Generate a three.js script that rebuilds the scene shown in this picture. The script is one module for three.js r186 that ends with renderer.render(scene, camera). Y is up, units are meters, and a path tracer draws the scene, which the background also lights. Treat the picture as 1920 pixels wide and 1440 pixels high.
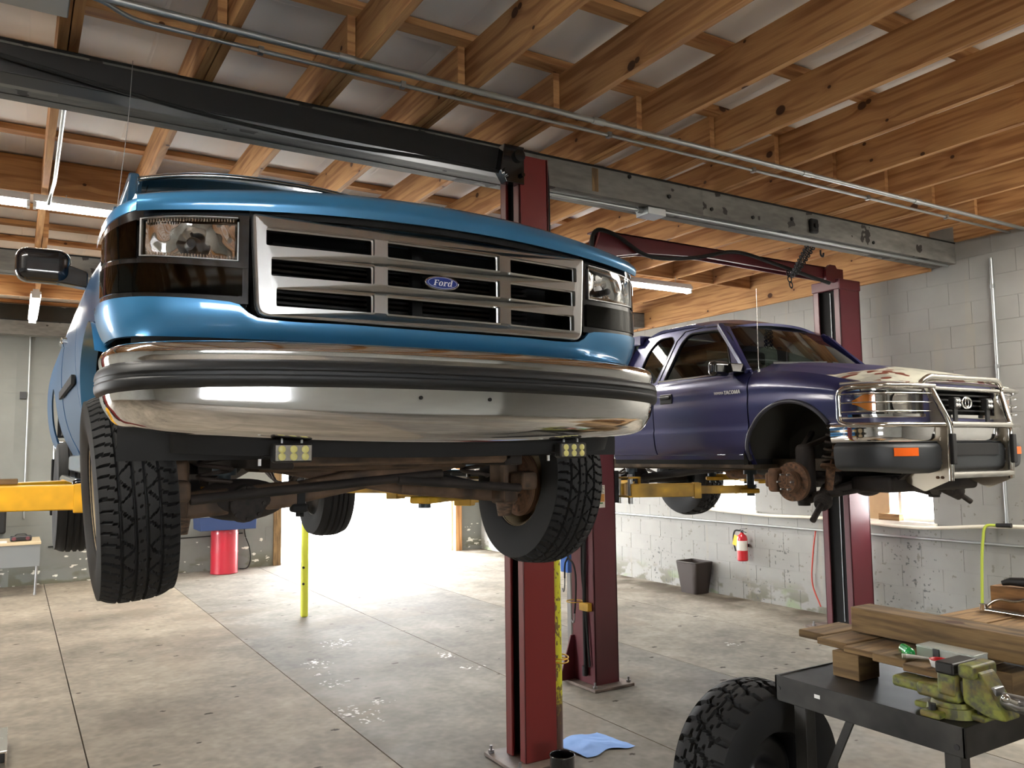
import * as THREE from 'three';
import { mergeGeometries, toCreasedNormals } from 'three/addons/utils/BufferGeometryUtils.js';
import { RoundedBoxGeometry } from 'three/addons/geometries/RoundedBoxGeometry.js';
import { RectAreaLightUniformsLib } from 'three/addons/lights/RectAreaLightUniformsLib.js';
import { TextGeometry } from 'three/addons/geometries/TextGeometry.js';
import { FontLoader } from 'three/addons/loaders/FontLoader.js';

// ------------------------------------------------------------------ camera, sky, exposure
const scene = new THREE.Scene();
const renderer = new THREE.WebGLRenderer({ antialias: true });
renderer.toneMapping = THREE.LinearToneMapping;
renderer.toneMappingExposure = 1.5;
renderer.shadowMap.enabled = true;
RectAreaLightUniformsLib.init();
const RAD = Math.PI / 180;
const camera = new THREE.PerspectiveCamera(2 * Math.atan(720 / 1530) / RAD, 4 / 3, 0.05, 200);
camera.position.set(0, 1.7, 0);
camera.rotation.order = 'YXZ';
camera.rotation.set(4.86 * RAD, -31.4 * RAD, -0.69 * RAD);
scene.background = new THREE.Color(0.97, 0.99, 1.02);   // overcast sky
scene.backgroundIntensity = 22;
const TUBE_W = 120;                                       // radiance of the fluorescent tubes' light
const TUBE_GLOW = 34;

// ------------------------------------------------------------------ helpers
let seed = 7;
const rnd = (a = 1, b) => { seed = (seed * 1664525 + 1013904223) >>> 0; const r = seed / 4294967296; return b === undefined ? r * a : a + r * (b - a); };
const V = (x, y, z) => new THREE.Vector3(x, y, z);
const lerp = (a, b, t) => a + (b - a) * t;
const clamp = (x, a = 0, b = 1) => Math.min(b, Math.max(a, x));
const smooth = (a, b, x) => { const t = clamp((x - a) / (b - a)); return t * t * (3 - 2 * t); };
// piecewise-linear curve through [x, y] pairs, and a smooth one
const pw = (pts) => (x) => { if (x <= pts[0][0]) return pts[0][1]; for (let i = 1; i < pts.length; i++) if (x <= pts[i][0]) return lerp(pts[i - 1][1], pts[i][1], (x - pts[i - 1][0]) / (pts[i][0] - pts[i - 1][0])); return pts[pts.length - 1][1]; };
const pws = (pts) => { const n = pts.length; const m = pts.map((p, i) => { const a = pts[Math.max(0, i - 1)], b = pts[Math.min(n - 1, i + 1)]; return (b[1] - a[1]) / (b[0] - a[0] || 1); });
  return (x) => { if (x <= pts[0][0]) return pts[0][1]; if (x >= pts[n - 1][0]) return pts[n - 1][1]; let i = 1; while (x > pts[i][0]) i++; const a = pts[i - 1], b = pts[i], h = b[0] - a[0], t = (x - a[0]) / h, t2 = t * t, t3 = t2 * t;
    return (2 * t3 - 3 * t2 + 1) * a[1] + (t3 - 2 * t2 + t) * h * m[i - 1] + (-2 * t3 + 3 * t2) * b[1] + (t3 - t2) * h * m[i]; }; };

const taken = {};
const numbered = (n) => { const k = taken[n] = (taken[n] ?? -1) + 1; return k ? `${n}_${String(k).padStart(3, '0')}` : n; };
const origin = new WeakMap();
function flat(g) { let q = g.index ? g.toNonIndexed() : g; for (const k of Object.keys(q.attributes)) if (!['position', 'normal', 'uv'].includes(k)) q.deleteAttribute(k); if (!q.attributes.uv) q.setAttribute('uv', new THREE.BufferAttribute(new Float32Array(q.attributes.position.count * 2), 2)); q.morphAttributes = {}; return q; }
const merge = (list) => { const l = list.flat(9).filter(Boolean).map(flat); return l.length === 1 ? l[0] : mergeGeometries(l); };
function shade(m) { m.castShadow = true; m.receiveShadow = true; return m; }
// a thing: a Group at its base; geometry of its parts is written in world coordinates
function thing(name, label, category, pos = [0, 0, 0], group) {
  const o = new THREE.Group(); o.name = numbered(name); o.position.set(...pos); scene.add(o); origin.set(o, pos);
  o.userData = { label, category }; if (group) o.userData.group = group; return o;
}
function structure(name, pos = [0, 0, 0], label) { const o = new THREE.Group(); o.name = name; o.position.set(...pos); scene.add(o); origin.set(o, pos); o.userData = { kind: 'structure' }; if (label) o.userData.label = label; return o; }
function part(parent, name, geo, mat, label, kind) {
  const g = merge([geo]).clone(), o = origin.get(parent); g.translate(-o[0], -o[1], -o[2]);
  const m = shade(new THREE.Mesh(g, mat)); m.name = name; origin.set(m, o); parent.add(m);
  if (label) m.userData.label = label; if (kind) m.userData.kind = kind; return m;
}
// shared-geometry piece placed at pos under parent
function piece(parent, name, geo, mat, pos) { const o = origin.get(parent), m = shade(new THREE.Mesh(geo, mat)); m.name = name; m.position.set(pos[0] - o[0], pos[1] - o[1], pos[2] - o[2]); parent.add(m); origin.set(m, pos); return m; }
// a thing that is one mesh
function solo(name, label, category, geo, mat, group) {
  const g = merge([geo]).clone(); g.computeBoundingBox(); const b = g.boundingBox, p = [(b.min.x + b.max.x) / 2, b.min.y, (b.min.z + b.max.z) / 2];
  g.translate(-p[0], -p[1], -p[2]); const m = shade(new THREE.Mesh(g, mat)); m.name = numbered(name); m.position.set(...p); origin.set(m, p); scene.add(m);
  m.userData = { label, category }; if (group) m.userData.group = group; return m;
}
function boxUV(g, long = 'x', du = 0, dv = 0) {
  g = flat(g); const p = g.attributes.position, n = g.attributes.normal, uv = g.attributes.uv;
  for (let i = 0; i < p.count; i++) {
    const ax = Math.abs(n.getX(i)), ay = Math.abs(n.getY(i)), az = Math.abs(n.getZ(i)), x = p.getX(i), y = p.getY(i), z = p.getZ(i); let a, b;
    if (ax >= ay && ax >= az) [a, b] = long === 'y' ? [y, z] : [z, y]; else if (ay >= az) [a, b] = long === 'z' ? [z, x] : [x, z]; else [a, b] = long === 'y' ? [y, x] : [x, y];
    uv.setXY(i, a + du, b + dv);
  }
  return g;
}
function bx(x0, x1, y0, y1, z0, z1, long = 'x', du = 0, dv = 0) { const g = new THREE.BoxGeometry(Math.abs(x1 - x0), Math.abs(y1 - y0), Math.abs(z1 - z0)); g.translate((x0 + x1) / 2, (y0 + y1) / 2, (z0 + z1) / 2); return boxUV(g, long, du, dv); }
function rbx(x0, x1, y0, y1, z0, z1, r = 0.01, seg = 2, long = 'x') { const w = Math.abs(x1 - x0), h = Math.abs(y1 - y0), d = Math.abs(z1 - z0); const g = new RoundedBoxGeometry(w, h, d, seg, Math.min(r, w / 2.01, h / 2.01, d / 2.01)); g.translate((x0 + x1) / 2, (y0 + y1) / 2, (z0 + z1) / 2); return boxUV(g, long); }
// a box between two points with section w x h (h along up)
function bar(a, b, w, h, r = 0) { const A = V(...a), B = V(...b), L = A.distanceTo(B); const g = r ? new RoundedBoxGeometry(w, h, L, 2, r) : new THREE.BoxGeometry(w, h, L); boxUV(g, 'z'); const m = new THREE.Matrix4().lookAt(B, A, Math.abs(B.y - A.y) > 0.95 * L ? V(0, 0, 1) : V(0, 1, 0)); const q = boxUV(g, 'z'); q.applyMatrix4(m.setPosition(A.clone().add(B).multiplyScalar(0.5))); return q; }
function rod(a, b, r, r2 = r, seg = 12) { const A = V(...a), B = V(...b); const g = new THREE.CylinderGeometry(r2, r, A.distanceTo(B), seg); g.applyMatrix4(new THREE.Matrix4().makeRotationFromQuaternion(new THREE.Quaternion().setFromUnitVectors(V(0, 1, 0), B.clone().sub(A).normalize())).setPosition(A.clone().add(B).multiplyScalar(0.5))); return g; }
// pipe with rounded bends
function pipe(pts, r, bend = 0.05, seg = 10, closed = false) {
  const P = pts.map((p) => V(...p)), c = new THREE.CurvePath(), n = P.length; let cur = null, first = null;
  const corner = (i) => { const p = P[i], a = P[(i - 1 + n) % n], b = P[(i + 1) % n], d = Math.min(bend, p.distanceTo(a) * 0.49, p.distanceTo(b) * 0.49); return [p.clone().add(a.clone().sub(p).setLength(d)), p, p.clone().add(b.clone().sub(p).setLength(d))]; };
  let len = 0;
  const line = (a, b) => { if (a.distanceTo(b) > 1e-5) { c.add(new THREE.LineCurve3(a, b)); len++; } };
  for (let i = closed ? 0 : 0; i < n; i++) {
    if (!closed && (i === 0 || i === n - 1)) { if (cur) line(cur, P[i]); cur = P[i]; continue; }
    const [s, m, e] = corner(i); if (cur) line(cur, s); else first = s; c.add(new THREE.QuadraticBezierCurve3(s, m, e)); len += 3; cur = e;
  }
  if (closed) line(cur, first);
  const out = []; let prev = null;
  for (const cv of c.curves) { const k = cv.isLineCurve3 ? 1 : 6; for (let j = prev ? 1 : 0; j <= k; j++) out.push(cv.getPoint(j / k)); prev = 1; }
  return tubeAlong(out, r, seg, closed);
}
function tubeAlong(pts, r, seg = 8, closed = false) {
  if (closed && pts[0].distanceTo(pts[pts.length - 1]) < 1e-5) pts = pts.slice(0, -1);
  const n = pts.length, pos = [], idx = []; let N = null;
  for (let i = 0; i < n; i++) {
    const a = pts[closed ? (i - 1 + n) % n : Math.max(0, i - 1)], b = pts[closed ? (i + 1) % n : Math.min(n - 1, i + 1)], T = b.clone().sub(a).normalize();
    if (!N) { N = Math.abs(T.y) < 0.9 ? V(0, 1, 0) : V(1, 0, 0); } N = N.clone().sub(T.clone().multiplyScalar(N.dot(T))).normalize(); const B = T.clone().cross(N), rr = typeof r === 'function' ? r(i / (n - 1)) : r;
    for (let j = 0; j < seg; j++) { const t = j / seg * Math.PI * 2; pos.push(pts[i].x + rr * (Math.cos(t) * N.x + Math.sin(t) * B.x), pts[i].y + rr * (Math.cos(t) * N.y + Math.sin(t) * B.y), pts[i].z + rr * (Math.cos(t) * N.z + Math.sin(t) * B.z)); }
  }
  for (let i = 0; i < (closed ? n : n - 1); i++) for (let j = 0; j < seg; j++) { const a = i * seg + j, b = i * seg + (j + 1) % seg, c = ((i + 1) % n) * seg + j, d = ((i + 1) % n) * seg + (j + 1) % seg; idx.push(a, c, b, b, c, d); }
  if (!closed) { const s = pos.length / 3; pos.push(...pts[0].toArray(), ...pts[n - 1].toArray()); for (let j = 0; j < seg; j++) idx.push(s, j, (j + 1) % seg, s + 1, (n - 1) * seg + (j + 1) % seg, (n - 1) * seg + j); }
  const g = new THREE.BufferGeometry(); g.setAttribute('position', new THREE.Float32BufferAttribute(pos, 3)); g.setIndex(idx); g.computeVertexNormals(); return g;
}
const cable = (pts, r, k = 40, seg = 7) => tubeAlong(new THREE.CatmullRomCurve3(pts.map((p) => V(...p))).getPoints(k), r, seg);
// parametric sheet; fn(u, v) -> [x, y, z]
function grid(fn, nu, nv, flip = false) {
  const pos = [], uv = [], idx = [];
  for (let i = 0; i <= nu; i++) for (let j = 0; j <= nv; j++) { const p = fn(i / nu, j / nv); pos.push(p[0], p[1], p[2]); uv.push(p[3] ?? i / nu, p[4] ?? j / nv); }
  for (let i = 0; i < nu; i++) for (let j = 0; j < nv; j++) { const a = i * (nv + 1) + j, b = a + 1, c = a + nv + 1, d = c + 1; flip ? idx.push(a, b, c, b, d, c) : idx.push(a, c, b, b, c, d); }
  const g = new THREE.BufferGeometry(); g.setAttribute('position', new THREE.Float32BufferAttribute(pos, 3)); g.setAttribute('uv', new THREE.Float32BufferAttribute(uv, 2)); g.setIndex(idx); g.computeVertexNormals(); return g;
}
// sheet with thickness: the same grid pushed along its normals, closed round the rim
function shell(fn, nu, nv, t) {
  const g = grid(fn, nu, nv), p = g.attributes.position, n = g.attributes.normal, N = p.count, pos = [...p.array], uv = [...g.attributes.uv.array, ...g.attributes.uv.array], idx = [...g.index.array];
  for (let i = 0; i < N; i++) pos.push(p.getX(i) - n.getX(i) * t, p.getY(i) - n.getY(i) * t, p.getZ(i) - n.getZ(i) * t);
  for (let k = 0; k < g.index.count; k += 3) idx.push(g.index.getX(k) + N, g.index.getX(k + 2) + N, g.index.getX(k + 1) + N);
  const rim = []; for (let j = 0; j < nv; j++) rim.push([j, j + 1], [nu * (nv + 1) + j + 1, nu * (nv + 1) + j]); for (let i = 0; i < nu; i++) rim.push([(i + 1) * (nv + 1), i * (nv + 1)], [i * (nv + 1) + nv, (i + 1) * (nv + 1) + nv]);
  const body = new THREE.BufferGeometry(); body.setAttribute('position', new THREE.Float32BufferAttribute(pos, 3)); body.setAttribute('uv', new THREE.Float32BufferAttribute(uv, 2)); body.setIndex(idx); body.computeVertexNormals();
  const rp = [], ri = []; rim.forEach(([a, b], k) => { for (const q of [a, b, b + N, a + N]) rp.push(pos[3 * q], pos[3 * q + 1], pos[3 * q + 2]); ri.push(4 * k, 4 * k + 2, 4 * k + 1, 4 * k, 4 * k + 3, 4 * k + 2); });
  const rg = new THREE.BufferGeometry(); rg.setAttribute('position', new THREE.Float32BufferAttribute(rp, 3)); rg.setIndex(ri); rg.computeVertexNormals();
  return merge([body, rg]);
}
const shapeOf = (pts, holes = []) => { const mk = (p, C) => { const s = new C(); p.forEach(([x, y], i) => i ? s.lineTo(x, y) : s.moveTo(x, y)); s.closePath(); return s; }; const s = mk(pts, THREE.Shape); for (const h of holes) s.holes.push(mk(h, THREE.Path)); return s; };
// rounded polygon from corner points
function roundPoly(pts, r, k = 4) { const n = pts.length, out = []; for (let i = 0; i < n; i++) { const [px, py] = pts[i], [ax, ay] = pts[(i + n - 1) % n], [bx_, by] = pts[(i + 1) % n]; const la = Math.hypot(ax - px, ay - py), lb = Math.hypot(bx_ - px, by - py), d = Math.min(Array.isArray(r) ? r[i] : r, la * 0.48, lb * 0.48); const s = [px + (ax - px) / la * d, py + (ay - py) / la * d], e = [px + (bx_ - px) / lb * d, py + (by - py) / lb * d]; for (let j = 0; j <= k; j++) { const t = j / k; out.push([(1 - t) ** 2 * s[0] + 2 * t * (1 - t) * px + t * t * e[0], (1 - t) ** 2 * s[1] + 2 * t * (1 - t) * py + t * t * e[1]]); } } return out; }
// extrude outline given in (a, b); axis 'z': a=x b=y, 'x': a=z b=y, 'y': a=x b=z; from lo to hi along the axis
function ext(pts, lo, hi, axis = 'z', holes = [], bev = 0) {
  const g = new THREE.ExtrudeGeometry(shapeOf(pts, holes), { depth: hi - lo - 2 * bev, bevelEnabled: bev > 0, bevelThickness: bev, bevelSize: bev, bevelOffset: -bev, bevelSegments: 2, curveSegments: 6 }); g.translate(0, 0, lo + bev);
  if (axis === 'z') return flat(g);
  const q = flat(g), p = q.attributes.position, n = q.attributes.normal; for (const A of [p, n]) for (let i = 0; i < A.count; i++) { const a = A.getX(i), b = A.getY(i), c = A.getZ(i); axis === 'x' ? A.setXYZ(i, c, b, a) : A.setXYZ(i, a, c, b); }
  for (let i = 0; i < p.count; i += 3) for (const A of [p, n, q.attributes.uv]) { const s = A.itemSize; for (let k = 0; k < s; k++) { const t = A.array[(i + 1) * s + k]; A.array[(i + 1) * s + k] = A.array[(i + 2) * s + k]; A.array[(i + 2) * s + k] = t; } }
  return q;
}
const latheY = (pts, seg = 32) => new THREE.LatheGeometry(pts.map(([r, y]) => new THREE.Vector2(r, y)), seg);
const latheX = (pts, seg = 32) => { const g = latheY(pts, seg); g.rotateZ(-Math.PI / 2); return g; };
const move = (g, x, y, z) => { g.translate(x, y, z); return g; };
const bend = (g, fn) => { const p = g.attributes.position; for (let i = 0; i < p.count; i++) { const q = fn(p.getX(i), p.getY(i), p.getZ(i)); p.setXYZ(i, q[0], q[1], q[2]); } g.computeVertexNormals(); return g; };
const mirrorX = (g, cx) => { g = flat(g).clone(); const p = g.attributes.position, n = g.attributes.normal; for (let i = 0; i < p.count; i++) { p.setX(i, 2 * cx - p.getX(i)); n.setX(i, -n.getX(i)); } for (let i = 0; i < p.count; i += 3) for (const A of [p, n, g.attributes.uv]) { const s = A.itemSize; for (let k = 0; k < s; k++) { const t = A.array[(i + 1) * s + k]; A.array[(i + 1) * s + k] = A.array[(i + 2) * s + k]; A.array[(i + 2) * s + k] = t; } } return g; };
// hexagon bolt head
const bolt = (x, y, z, r = 0.012, h = 0.012, axis = 'y') => { const g = new THREE.CylinderGeometry(r, r, h, 6); if (axis === 'x') g.rotateZ(Math.PI / 2); if (axis === 'z') g.rotateX(Math.PI / 2); return move(g, x, y, z); };

// ------------------------------------------------------------------ noise and textures
const perm = new Uint8Array(512); { const p = [...Array(256).keys()]; for (let i = 255; i > 0; i--) { const j = Math.floor(rnd(i + 1)); [p[i], p[j]] = [p[j], p[i]]; } for (let i = 0; i < 512; i++) perm[i] = p[i & 255]; }
function vn(x, y, px = 256, py = 256) { const xi = Math.floor(x), yi = Math.floor(y), fx = x - xi, fy = y - yi, u = fx * fx * (3 - 2 * fx), v = fy * fy * (3 - 2 * fy); const w = (a, n) => ((a % n) + n) % n; const x0 = w(xi, px), x1 = w(xi + 1, px), y0 = w(yi, py), y1 = w(yi + 1, py); const h = (a, b) => perm[perm[a & 255] + (b & 255)] / 255; return lerp(lerp(h(x0, y0), h(x1, y0), u), lerp(h(x0, y1), h(x1, y1), u), v); }
function fbm(x, y, o = 4, px = 256, py = 256) { let s = 0, a = 0.5, n = 0; for (let i = 0; i < o; i++) { s += a * vn(x, y, px, py); n += a; a *= 0.5; x *= 2; y *= 2; px *= 2; py *= 2; } return s / n; }
function tex(w, h, sx, sy, fn, srgb = true) {   // covers sx by sy metres; fn(x metres, y metres) -> [r,g,b] 0..255
  const d = new Uint8Array(w * h * 4); for (let j = 0; j < h; j++) for (let i = 0; i < w; i++) { const c = fn(i / w * sx, j / h * sy, i / w, j / h), k = (j * w + i) * 4; d[k] = clamp(c[0], 0, 255); d[k + 1] = clamp(c[1], 0, 255); d[k + 2] = clamp(c[2], 0, 255); d[k + 3] = 255; }
  const t = new THREE.DataTexture(d, w, h); t.magFilter = THREE.LinearFilter; t.minFilter = THREE.LinearMipmapLinearFilter; t.generateMipmaps = true; t.wrapS = t.wrapT = THREE.RepeatWrapping; t.repeat.set(1 / sx, 1 / sy); if (srgb) t.colorSpace = THREE.SRGBColorSpace; t.needsUpdate = true; return t;
}
const mix3 = (a, b, t) => [lerp(a[0], b[0], t), lerp(a[1], b[1], t), lerp(a[2], b[2], t)];

function woodTex(w, h, sx, sy, light, dark, nKnots, ringFreq) {
  const knots = []; for (let i = 0; i < nKnots; i++) knots.push([rnd(sx), rnd(sy), 0.009 + 0.026 * rnd() ** 2]);
  return tex(w, h, sx, sy, (x, y) => {
    let yy = y, kd = 0, ring = 0;
    for (const [kx, ky, kr] of knots) { let dx = x - kx; dx -= Math.round(dx / sx) * sx; let dy = y - ky; dy -= Math.round(dy / sy) * sy; const d = Math.hypot(dx * 0.8, dy); if (d < 0.2) { yy += (dy >= 0 ? 1 : -1) * 0.02 * Math.exp(-d * d / 0.0035); if (d < kr) kd = Math.max(kd, smooth(kr, kr * 0.75, d)); ring = Math.max(ring, Math.exp(-((d - kr) ** 2) / 0.0005)); } }
    const wob = fbm(x * 256 / sx / 40, yy * 256 / sy / 40, 2, 6, 6) * 0.02;
    const g1 = vn((x / sx) * 12, (yy + wob) * ringFreq, 12, Math.round(sy * ringFreq)), g2 = vn((x / sx) * 50, yy * ringFreq * 4, 50, Math.round(sy * ringFreq * 4)), big = fbm(x / sx * 6, y / sy * 6, 3, 6, 6);
    let t = 0.5 * smooth(0.35, 0.9, g1) + 0.22 * g2 + 0.5 * (big - 0.4) + 0.2 * ring; const stain = smooth(0.6, 0.75, fbm(x / sx * 10 + 3, y / sy * 8 + 9, 3, 10, 8)); t += 0.18 * stain;
    let c = mix3(light, dark, clamp(t)); if (kd) c = mix3(c, [72, 44, 26], kd * 0.9); return c;
  });
}
const std = (o) => new THREE.MeshStandardMaterial(o), phy = (o) => new THREE.MeshPhysicalMaterial(o);
const lin = (r, g, b) => new THREE.Color().setRGB(r, g, b);
const noisy = (c, amt, freq, rough, extra = {}, px = 256, size = 1) => { const t = tex(px, px, size, size, (x, y) => { const n = fbm(x / size * freq, y / size * freq, 4, freq, freq) - 0.5; return c.map((v) => v * (1 + amt * 2 * n)); }); return std({ map: t, roughness: rough, ...extra }); };

const pine = woodTex(2048, 512, 4.4, 1.1, [206, 160, 106], [140, 92, 54], 26, 60);
const M = {
  pine: std({ map: pine, roughness: 0.8 }),
  oldwood: std({ map: woodTex(1024, 512, 1.6, 0.8, [134, 108, 72], [72, 56, 36], 5, 70), roughness: 0.85 }),
  chrome: std({ color: lin(0.82, 0.82, 0.82), metalness: 1, roughness: 0.07 }),
  stainless: std({ color: lin(0.66, 0.64, 0.6), metalness: 1, roughness: 0.16 }),
  brushed: std({ color: lin(0.62, 0.625, 0.62), metalness: 1, roughness: 0.28 }),
  galv: std({ color: lin(0.42, 0.44, 0.44), metalness: 0.85, roughness: 0.42 }),
  steel: std({ color: lin(0.3, 0.3, 0.3), metalness: 0.9, roughness: 0.4 }),
  rubber: std({ color: lin(0.007, 0.007, 0.0072), roughness: 0.78 }),
  rubberStrip: std({ color: lin(0.011, 0.012, 0.013), roughness: 0.5 }),
  black: std({ color: lin(0.008, 0.008, 0.009), roughness: 0.45 }),
  blackGloss: phy({ color: lin(0.006, 0.006, 0.007), roughness: 0.2, clearcoat: 1, clearcoatRoughness: 0.06 }),
  blackMatte: std({ color: lin(0.008, 0.008, 0.008), roughness: 0.85 }),
  chassis: noisy([36, 30, 26], 0.7, 8, 0.8),
  axle: noisy([84, 66, 50], 0.6, 12, 0.75),
  rust: noisy([92, 66, 46], 0.55, 14, 0.85),
  redPaint: phy({ color: lin(0.14, 0.009, 0.0075), roughness: 0.42, clearcoat: 0.3, clearcoatRoughness: 0.3 }),
  maroon: phy({ color: lin(0.1, 0.013, 0.02), roughness: 0.42, clearcoat: 0.3, clearcoatRoughness: 0.3 }),
  yellow: noisy([222, 164, 20], 0.22, 9, 0.5),
  oldYellow: noisy([178, 138, 34], 0.3, 9, 0.55),
  limePaint: std({ color: lin(0.56, 0.58, 0.05), roughness: 0.5 }),
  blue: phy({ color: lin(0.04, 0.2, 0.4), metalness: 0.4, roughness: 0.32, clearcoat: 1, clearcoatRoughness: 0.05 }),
  shadedBlue: phy({ color: lin(0.022, 0.085, 0.19), metalness: 0.3, roughness: 0.4, specularIntensity: 0.5, clearcoat: 0.3, clearcoatRoughness: 0.2 }),   // truck blue darkened and dulled, standing in for dark reflections on the sides
  purple: phy({ color: lin(0.019, 0.021, 0.1), metalness: 0.3, roughness: 0.38, clearcoat: 0.8, clearcoatRoughness: 0.16 }),
  glass: phy({ color: 0xffffff, transmission: 1, thickness: 0, roughness: 0.02, ior: 1.5 }),
  tint: phy({ color: lin(0.32, 0.36, 0.34), transmission: 1, thickness: 0, roughness: 0.02, ior: 1.5 }),
  smoke: phy({ color: lin(0.07, 0.066, 0.064), transmission: 1, thickness: 0, roughness: 0.04, ior: 1.5 }),
  amber: std({ color: lin(0.75, 0.12, 0.01), roughness: 0.25 }),
  lens: std({ color: lin(0.6, 0.6, 0.5), roughness: 0.25 }),
  white: std({ color: lin(0.72, 0.72, 0.7), roughness: 0.6 }),
};

// ------------------------------------------------------------------ building shell
const XW = 7.25, XL = -6.2, ZB = -13, ZF = 6.0;          // right wall, left wall, back wall, front wall (inner faces)
const floorSpots = [[2.58, -7.34, 0.22], [2.19, -6.7, 0.18], [2.0, -5.32, 0.18], [2.25, -5.44, 0.1], [3.2, -6.37, 0.13], [3.18, -5.88, 0.13], [2.11, -6.09, 0.13], [2.02, -5.09, 0.08], [5.47, -5.3, 0.08], [2.13, -6.34, 0.09]];
const floorTex = tex(2048, 2048, 16, 20, (X, Z) => {
  const x = X - 7, z = Z - 13.5;
  const a = fbm(X * 1.1, Z * 1.1, 5), b = fbm(X * 6 + 31, Z * 6 + 17, 3), c = fbm(X * 0.55 + 50, Z * 1.7 + 9, 3);
  let v = 130 + (a - 0.5) * 44 + (b - 0.5) * 26 + (c - 0.5) * 24 + (fbm(X * 28 + 5, Z * 28 + 70, 2) - 0.5) * 22;
  const slabTint = x < 1.87 ? [1.03, 1.0, 0.96] : x < 4.7 ? [0.94, 0.945, 0.95] : [1.07, 1.06, 1.04];   // tint by band: warmer left, greyer middle, paler right
  let col = [v * slabTint[0], v * 0.965 * slabTint[1], v * 0.9 * slabTint[2]];
  const st = smooth(0.58, 0.72, fbm(X * 1.7 + 80, Z * 1.7 + 40, 4)); col = mix3(col, [118, 106, 92], st * 0.3);
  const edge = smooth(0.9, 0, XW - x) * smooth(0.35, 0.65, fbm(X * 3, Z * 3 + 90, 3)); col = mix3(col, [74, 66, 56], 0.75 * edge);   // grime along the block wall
  for (const [sx, sz, r] of floorSpots) { const d = Math.hypot(x - sx, (z - sz)) / (0.8 * r); if (d < 1.2) { const n = fbm(X * 40, Z * 40 + 60, 3); if (n > 0.56 + 0.18 * d) col = mix3(col, [232, 230, 224], 0.85); } }
  const cell = [Math.floor(X / 0.26), Math.floor(Z / 0.26)], h = perm[(perm[cell[0] & 255] + cell[1]) & 255], h2 = perm[(h + 91) & 255];
  if (h > 214) { const dx = X - (cell[0] + 0.2 + 0.6 * h2 / 255) * 0.26, dz = Z - (cell[1] + 0.2 + 0.6 * perm[(h2 + 7) & 255] / 255) * 0.26, r = 0.006 + 0.014 * perm[(h2 + 33) & 255] / 255; if ((dx / (r * 1.5)) ** 2 + (dz / (r * 0.8)) ** 2 < 0.5 + 1.0 * fbm(X * 60, Z * 60, 2)) col = mix3(col, [48, 42, 36], 0.8); }
  return col;
});
const floorRough = tex(512, 512, 8, 8, (X, Z) => { const v = 195 + 40 * (fbm(X * 4, Z * 4, 4, 32, 32) - 0.5); return [v, v, v]; }, false);
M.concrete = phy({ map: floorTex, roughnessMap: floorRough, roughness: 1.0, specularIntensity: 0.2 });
const joint = std({ color: lin(0.02, 0.018, 0.015), roughness: 1 });
const floor = structure('floor', [0, 0, 0], 'stained concrete slab floor with straight saw-cut joints');
const cuts = [XL - 0.2, -4.0, -2.5, -1.03, 0.415, 1.87, 3.28, 4.7, 6.12, XW + 0.2];
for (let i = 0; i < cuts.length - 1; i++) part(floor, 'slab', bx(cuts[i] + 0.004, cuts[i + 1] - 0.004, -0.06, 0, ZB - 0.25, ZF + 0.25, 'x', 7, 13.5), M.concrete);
part(floor, 'slab_bed', bx(XL - 0.25, XW + 0.25, -0.12, -0.055, ZB - 0.3, ZF + 0.3), joint);

const ground = structure('ground_outside', [0, -0.15, 0], 'pale concrete yard outside the open bay door');
const yard = noisy([196, 192, 184], 0.12, 8, 0.9, {}, 256, 6);
part(ground, 'yard', [bx(-40, 40, -0.16, -0.04, ZB - 40, ZB - 0.3), bx(-40, 40, -0.16, -0.04, ZF + 0.3, ZF + 40), bx(XL - 40, XL - 0.26, -0.16, -0.04, ZB - 0.3, ZF + 0.3), bx(XW + 0.26, XW + 40, -0.16, -0.04, ZB - 0.3, ZF + 0.3)], yard);

// --- right wall: painted concrete block, two windows
const chips = [[-4.65, 0.59, 0.34], [-5.06, 0.24, 0.2], [-4.89, 0.24, 0.2], [-4.65, 0.42, 0.25], [-4.46, 0.32, 0.16], [-6.27, 0.64, 0.2], [-6.14, 0.39, 0.16], [-6.6, 0.1, 0.25], [-8.2, 0.4, 0.3], [-8.31, 0.12, 0.3], [-4.9, 0.8, 0.15], [-5.3, 0.6, 0.12]];
const wallTex = tex(2048, 684, 12, 4, (Z, Y) => {
  const a = fbm(Z * 0.9, Y * 0.9, 4), b = fbm(Z * 7, Y * 7 + 40, 3), v = 146 + (a - 0.5) * 18 + (b - 0.5) * 10; let col = [v, v * 0.995, v * 0.965];
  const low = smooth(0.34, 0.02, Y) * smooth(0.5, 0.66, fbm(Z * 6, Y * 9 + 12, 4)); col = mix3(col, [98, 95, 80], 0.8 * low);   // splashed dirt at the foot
  const moss = smooth(0.3, 0.05, Y) * smooth(0.62, 0.74, fbm(Z * 3.2 + 70, Y * 7, 3)); col = mix3(col, [122, 142, 96], 0.5 * moss);
  for (const [cz, cy, r] of chips) { const d = Math.hypot(Z - 12 - cz, Y - cy) / r; if (d < 1.1) { const n = fbm(Z * 34, Y * 34 + 5, 3); if (n > 0.7 + 0.12 * d) col = [92, 93, 92]; } }
  const n2 = fbm(Z * 22 + 9, Y * 22 + 77, 3); if (n2 > 0.8 && Y < 1.4) col = mix3(col, [110, 106, 98], 0.7);
  const drip = smooth(0.74, 0.82, fbm(Z * 11, Y * 0.8 + 30, 2)); col = mix3(col, [160, 152, 136], 0.3 * drip);
  return col;
});
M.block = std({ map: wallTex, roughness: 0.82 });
M.mortar = std({ color: lin(0.3, 0.295, 0.275), roughness: 0.95 });
const wins = [[-7.36, -6.58, 1.0, 2.2], [-5.26, -4.46, 1.0, 2.2]];
const wallR = structure('wall_right', [XW, 0, 0], 'off-white painted concrete block wall with chipped paint');
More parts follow.
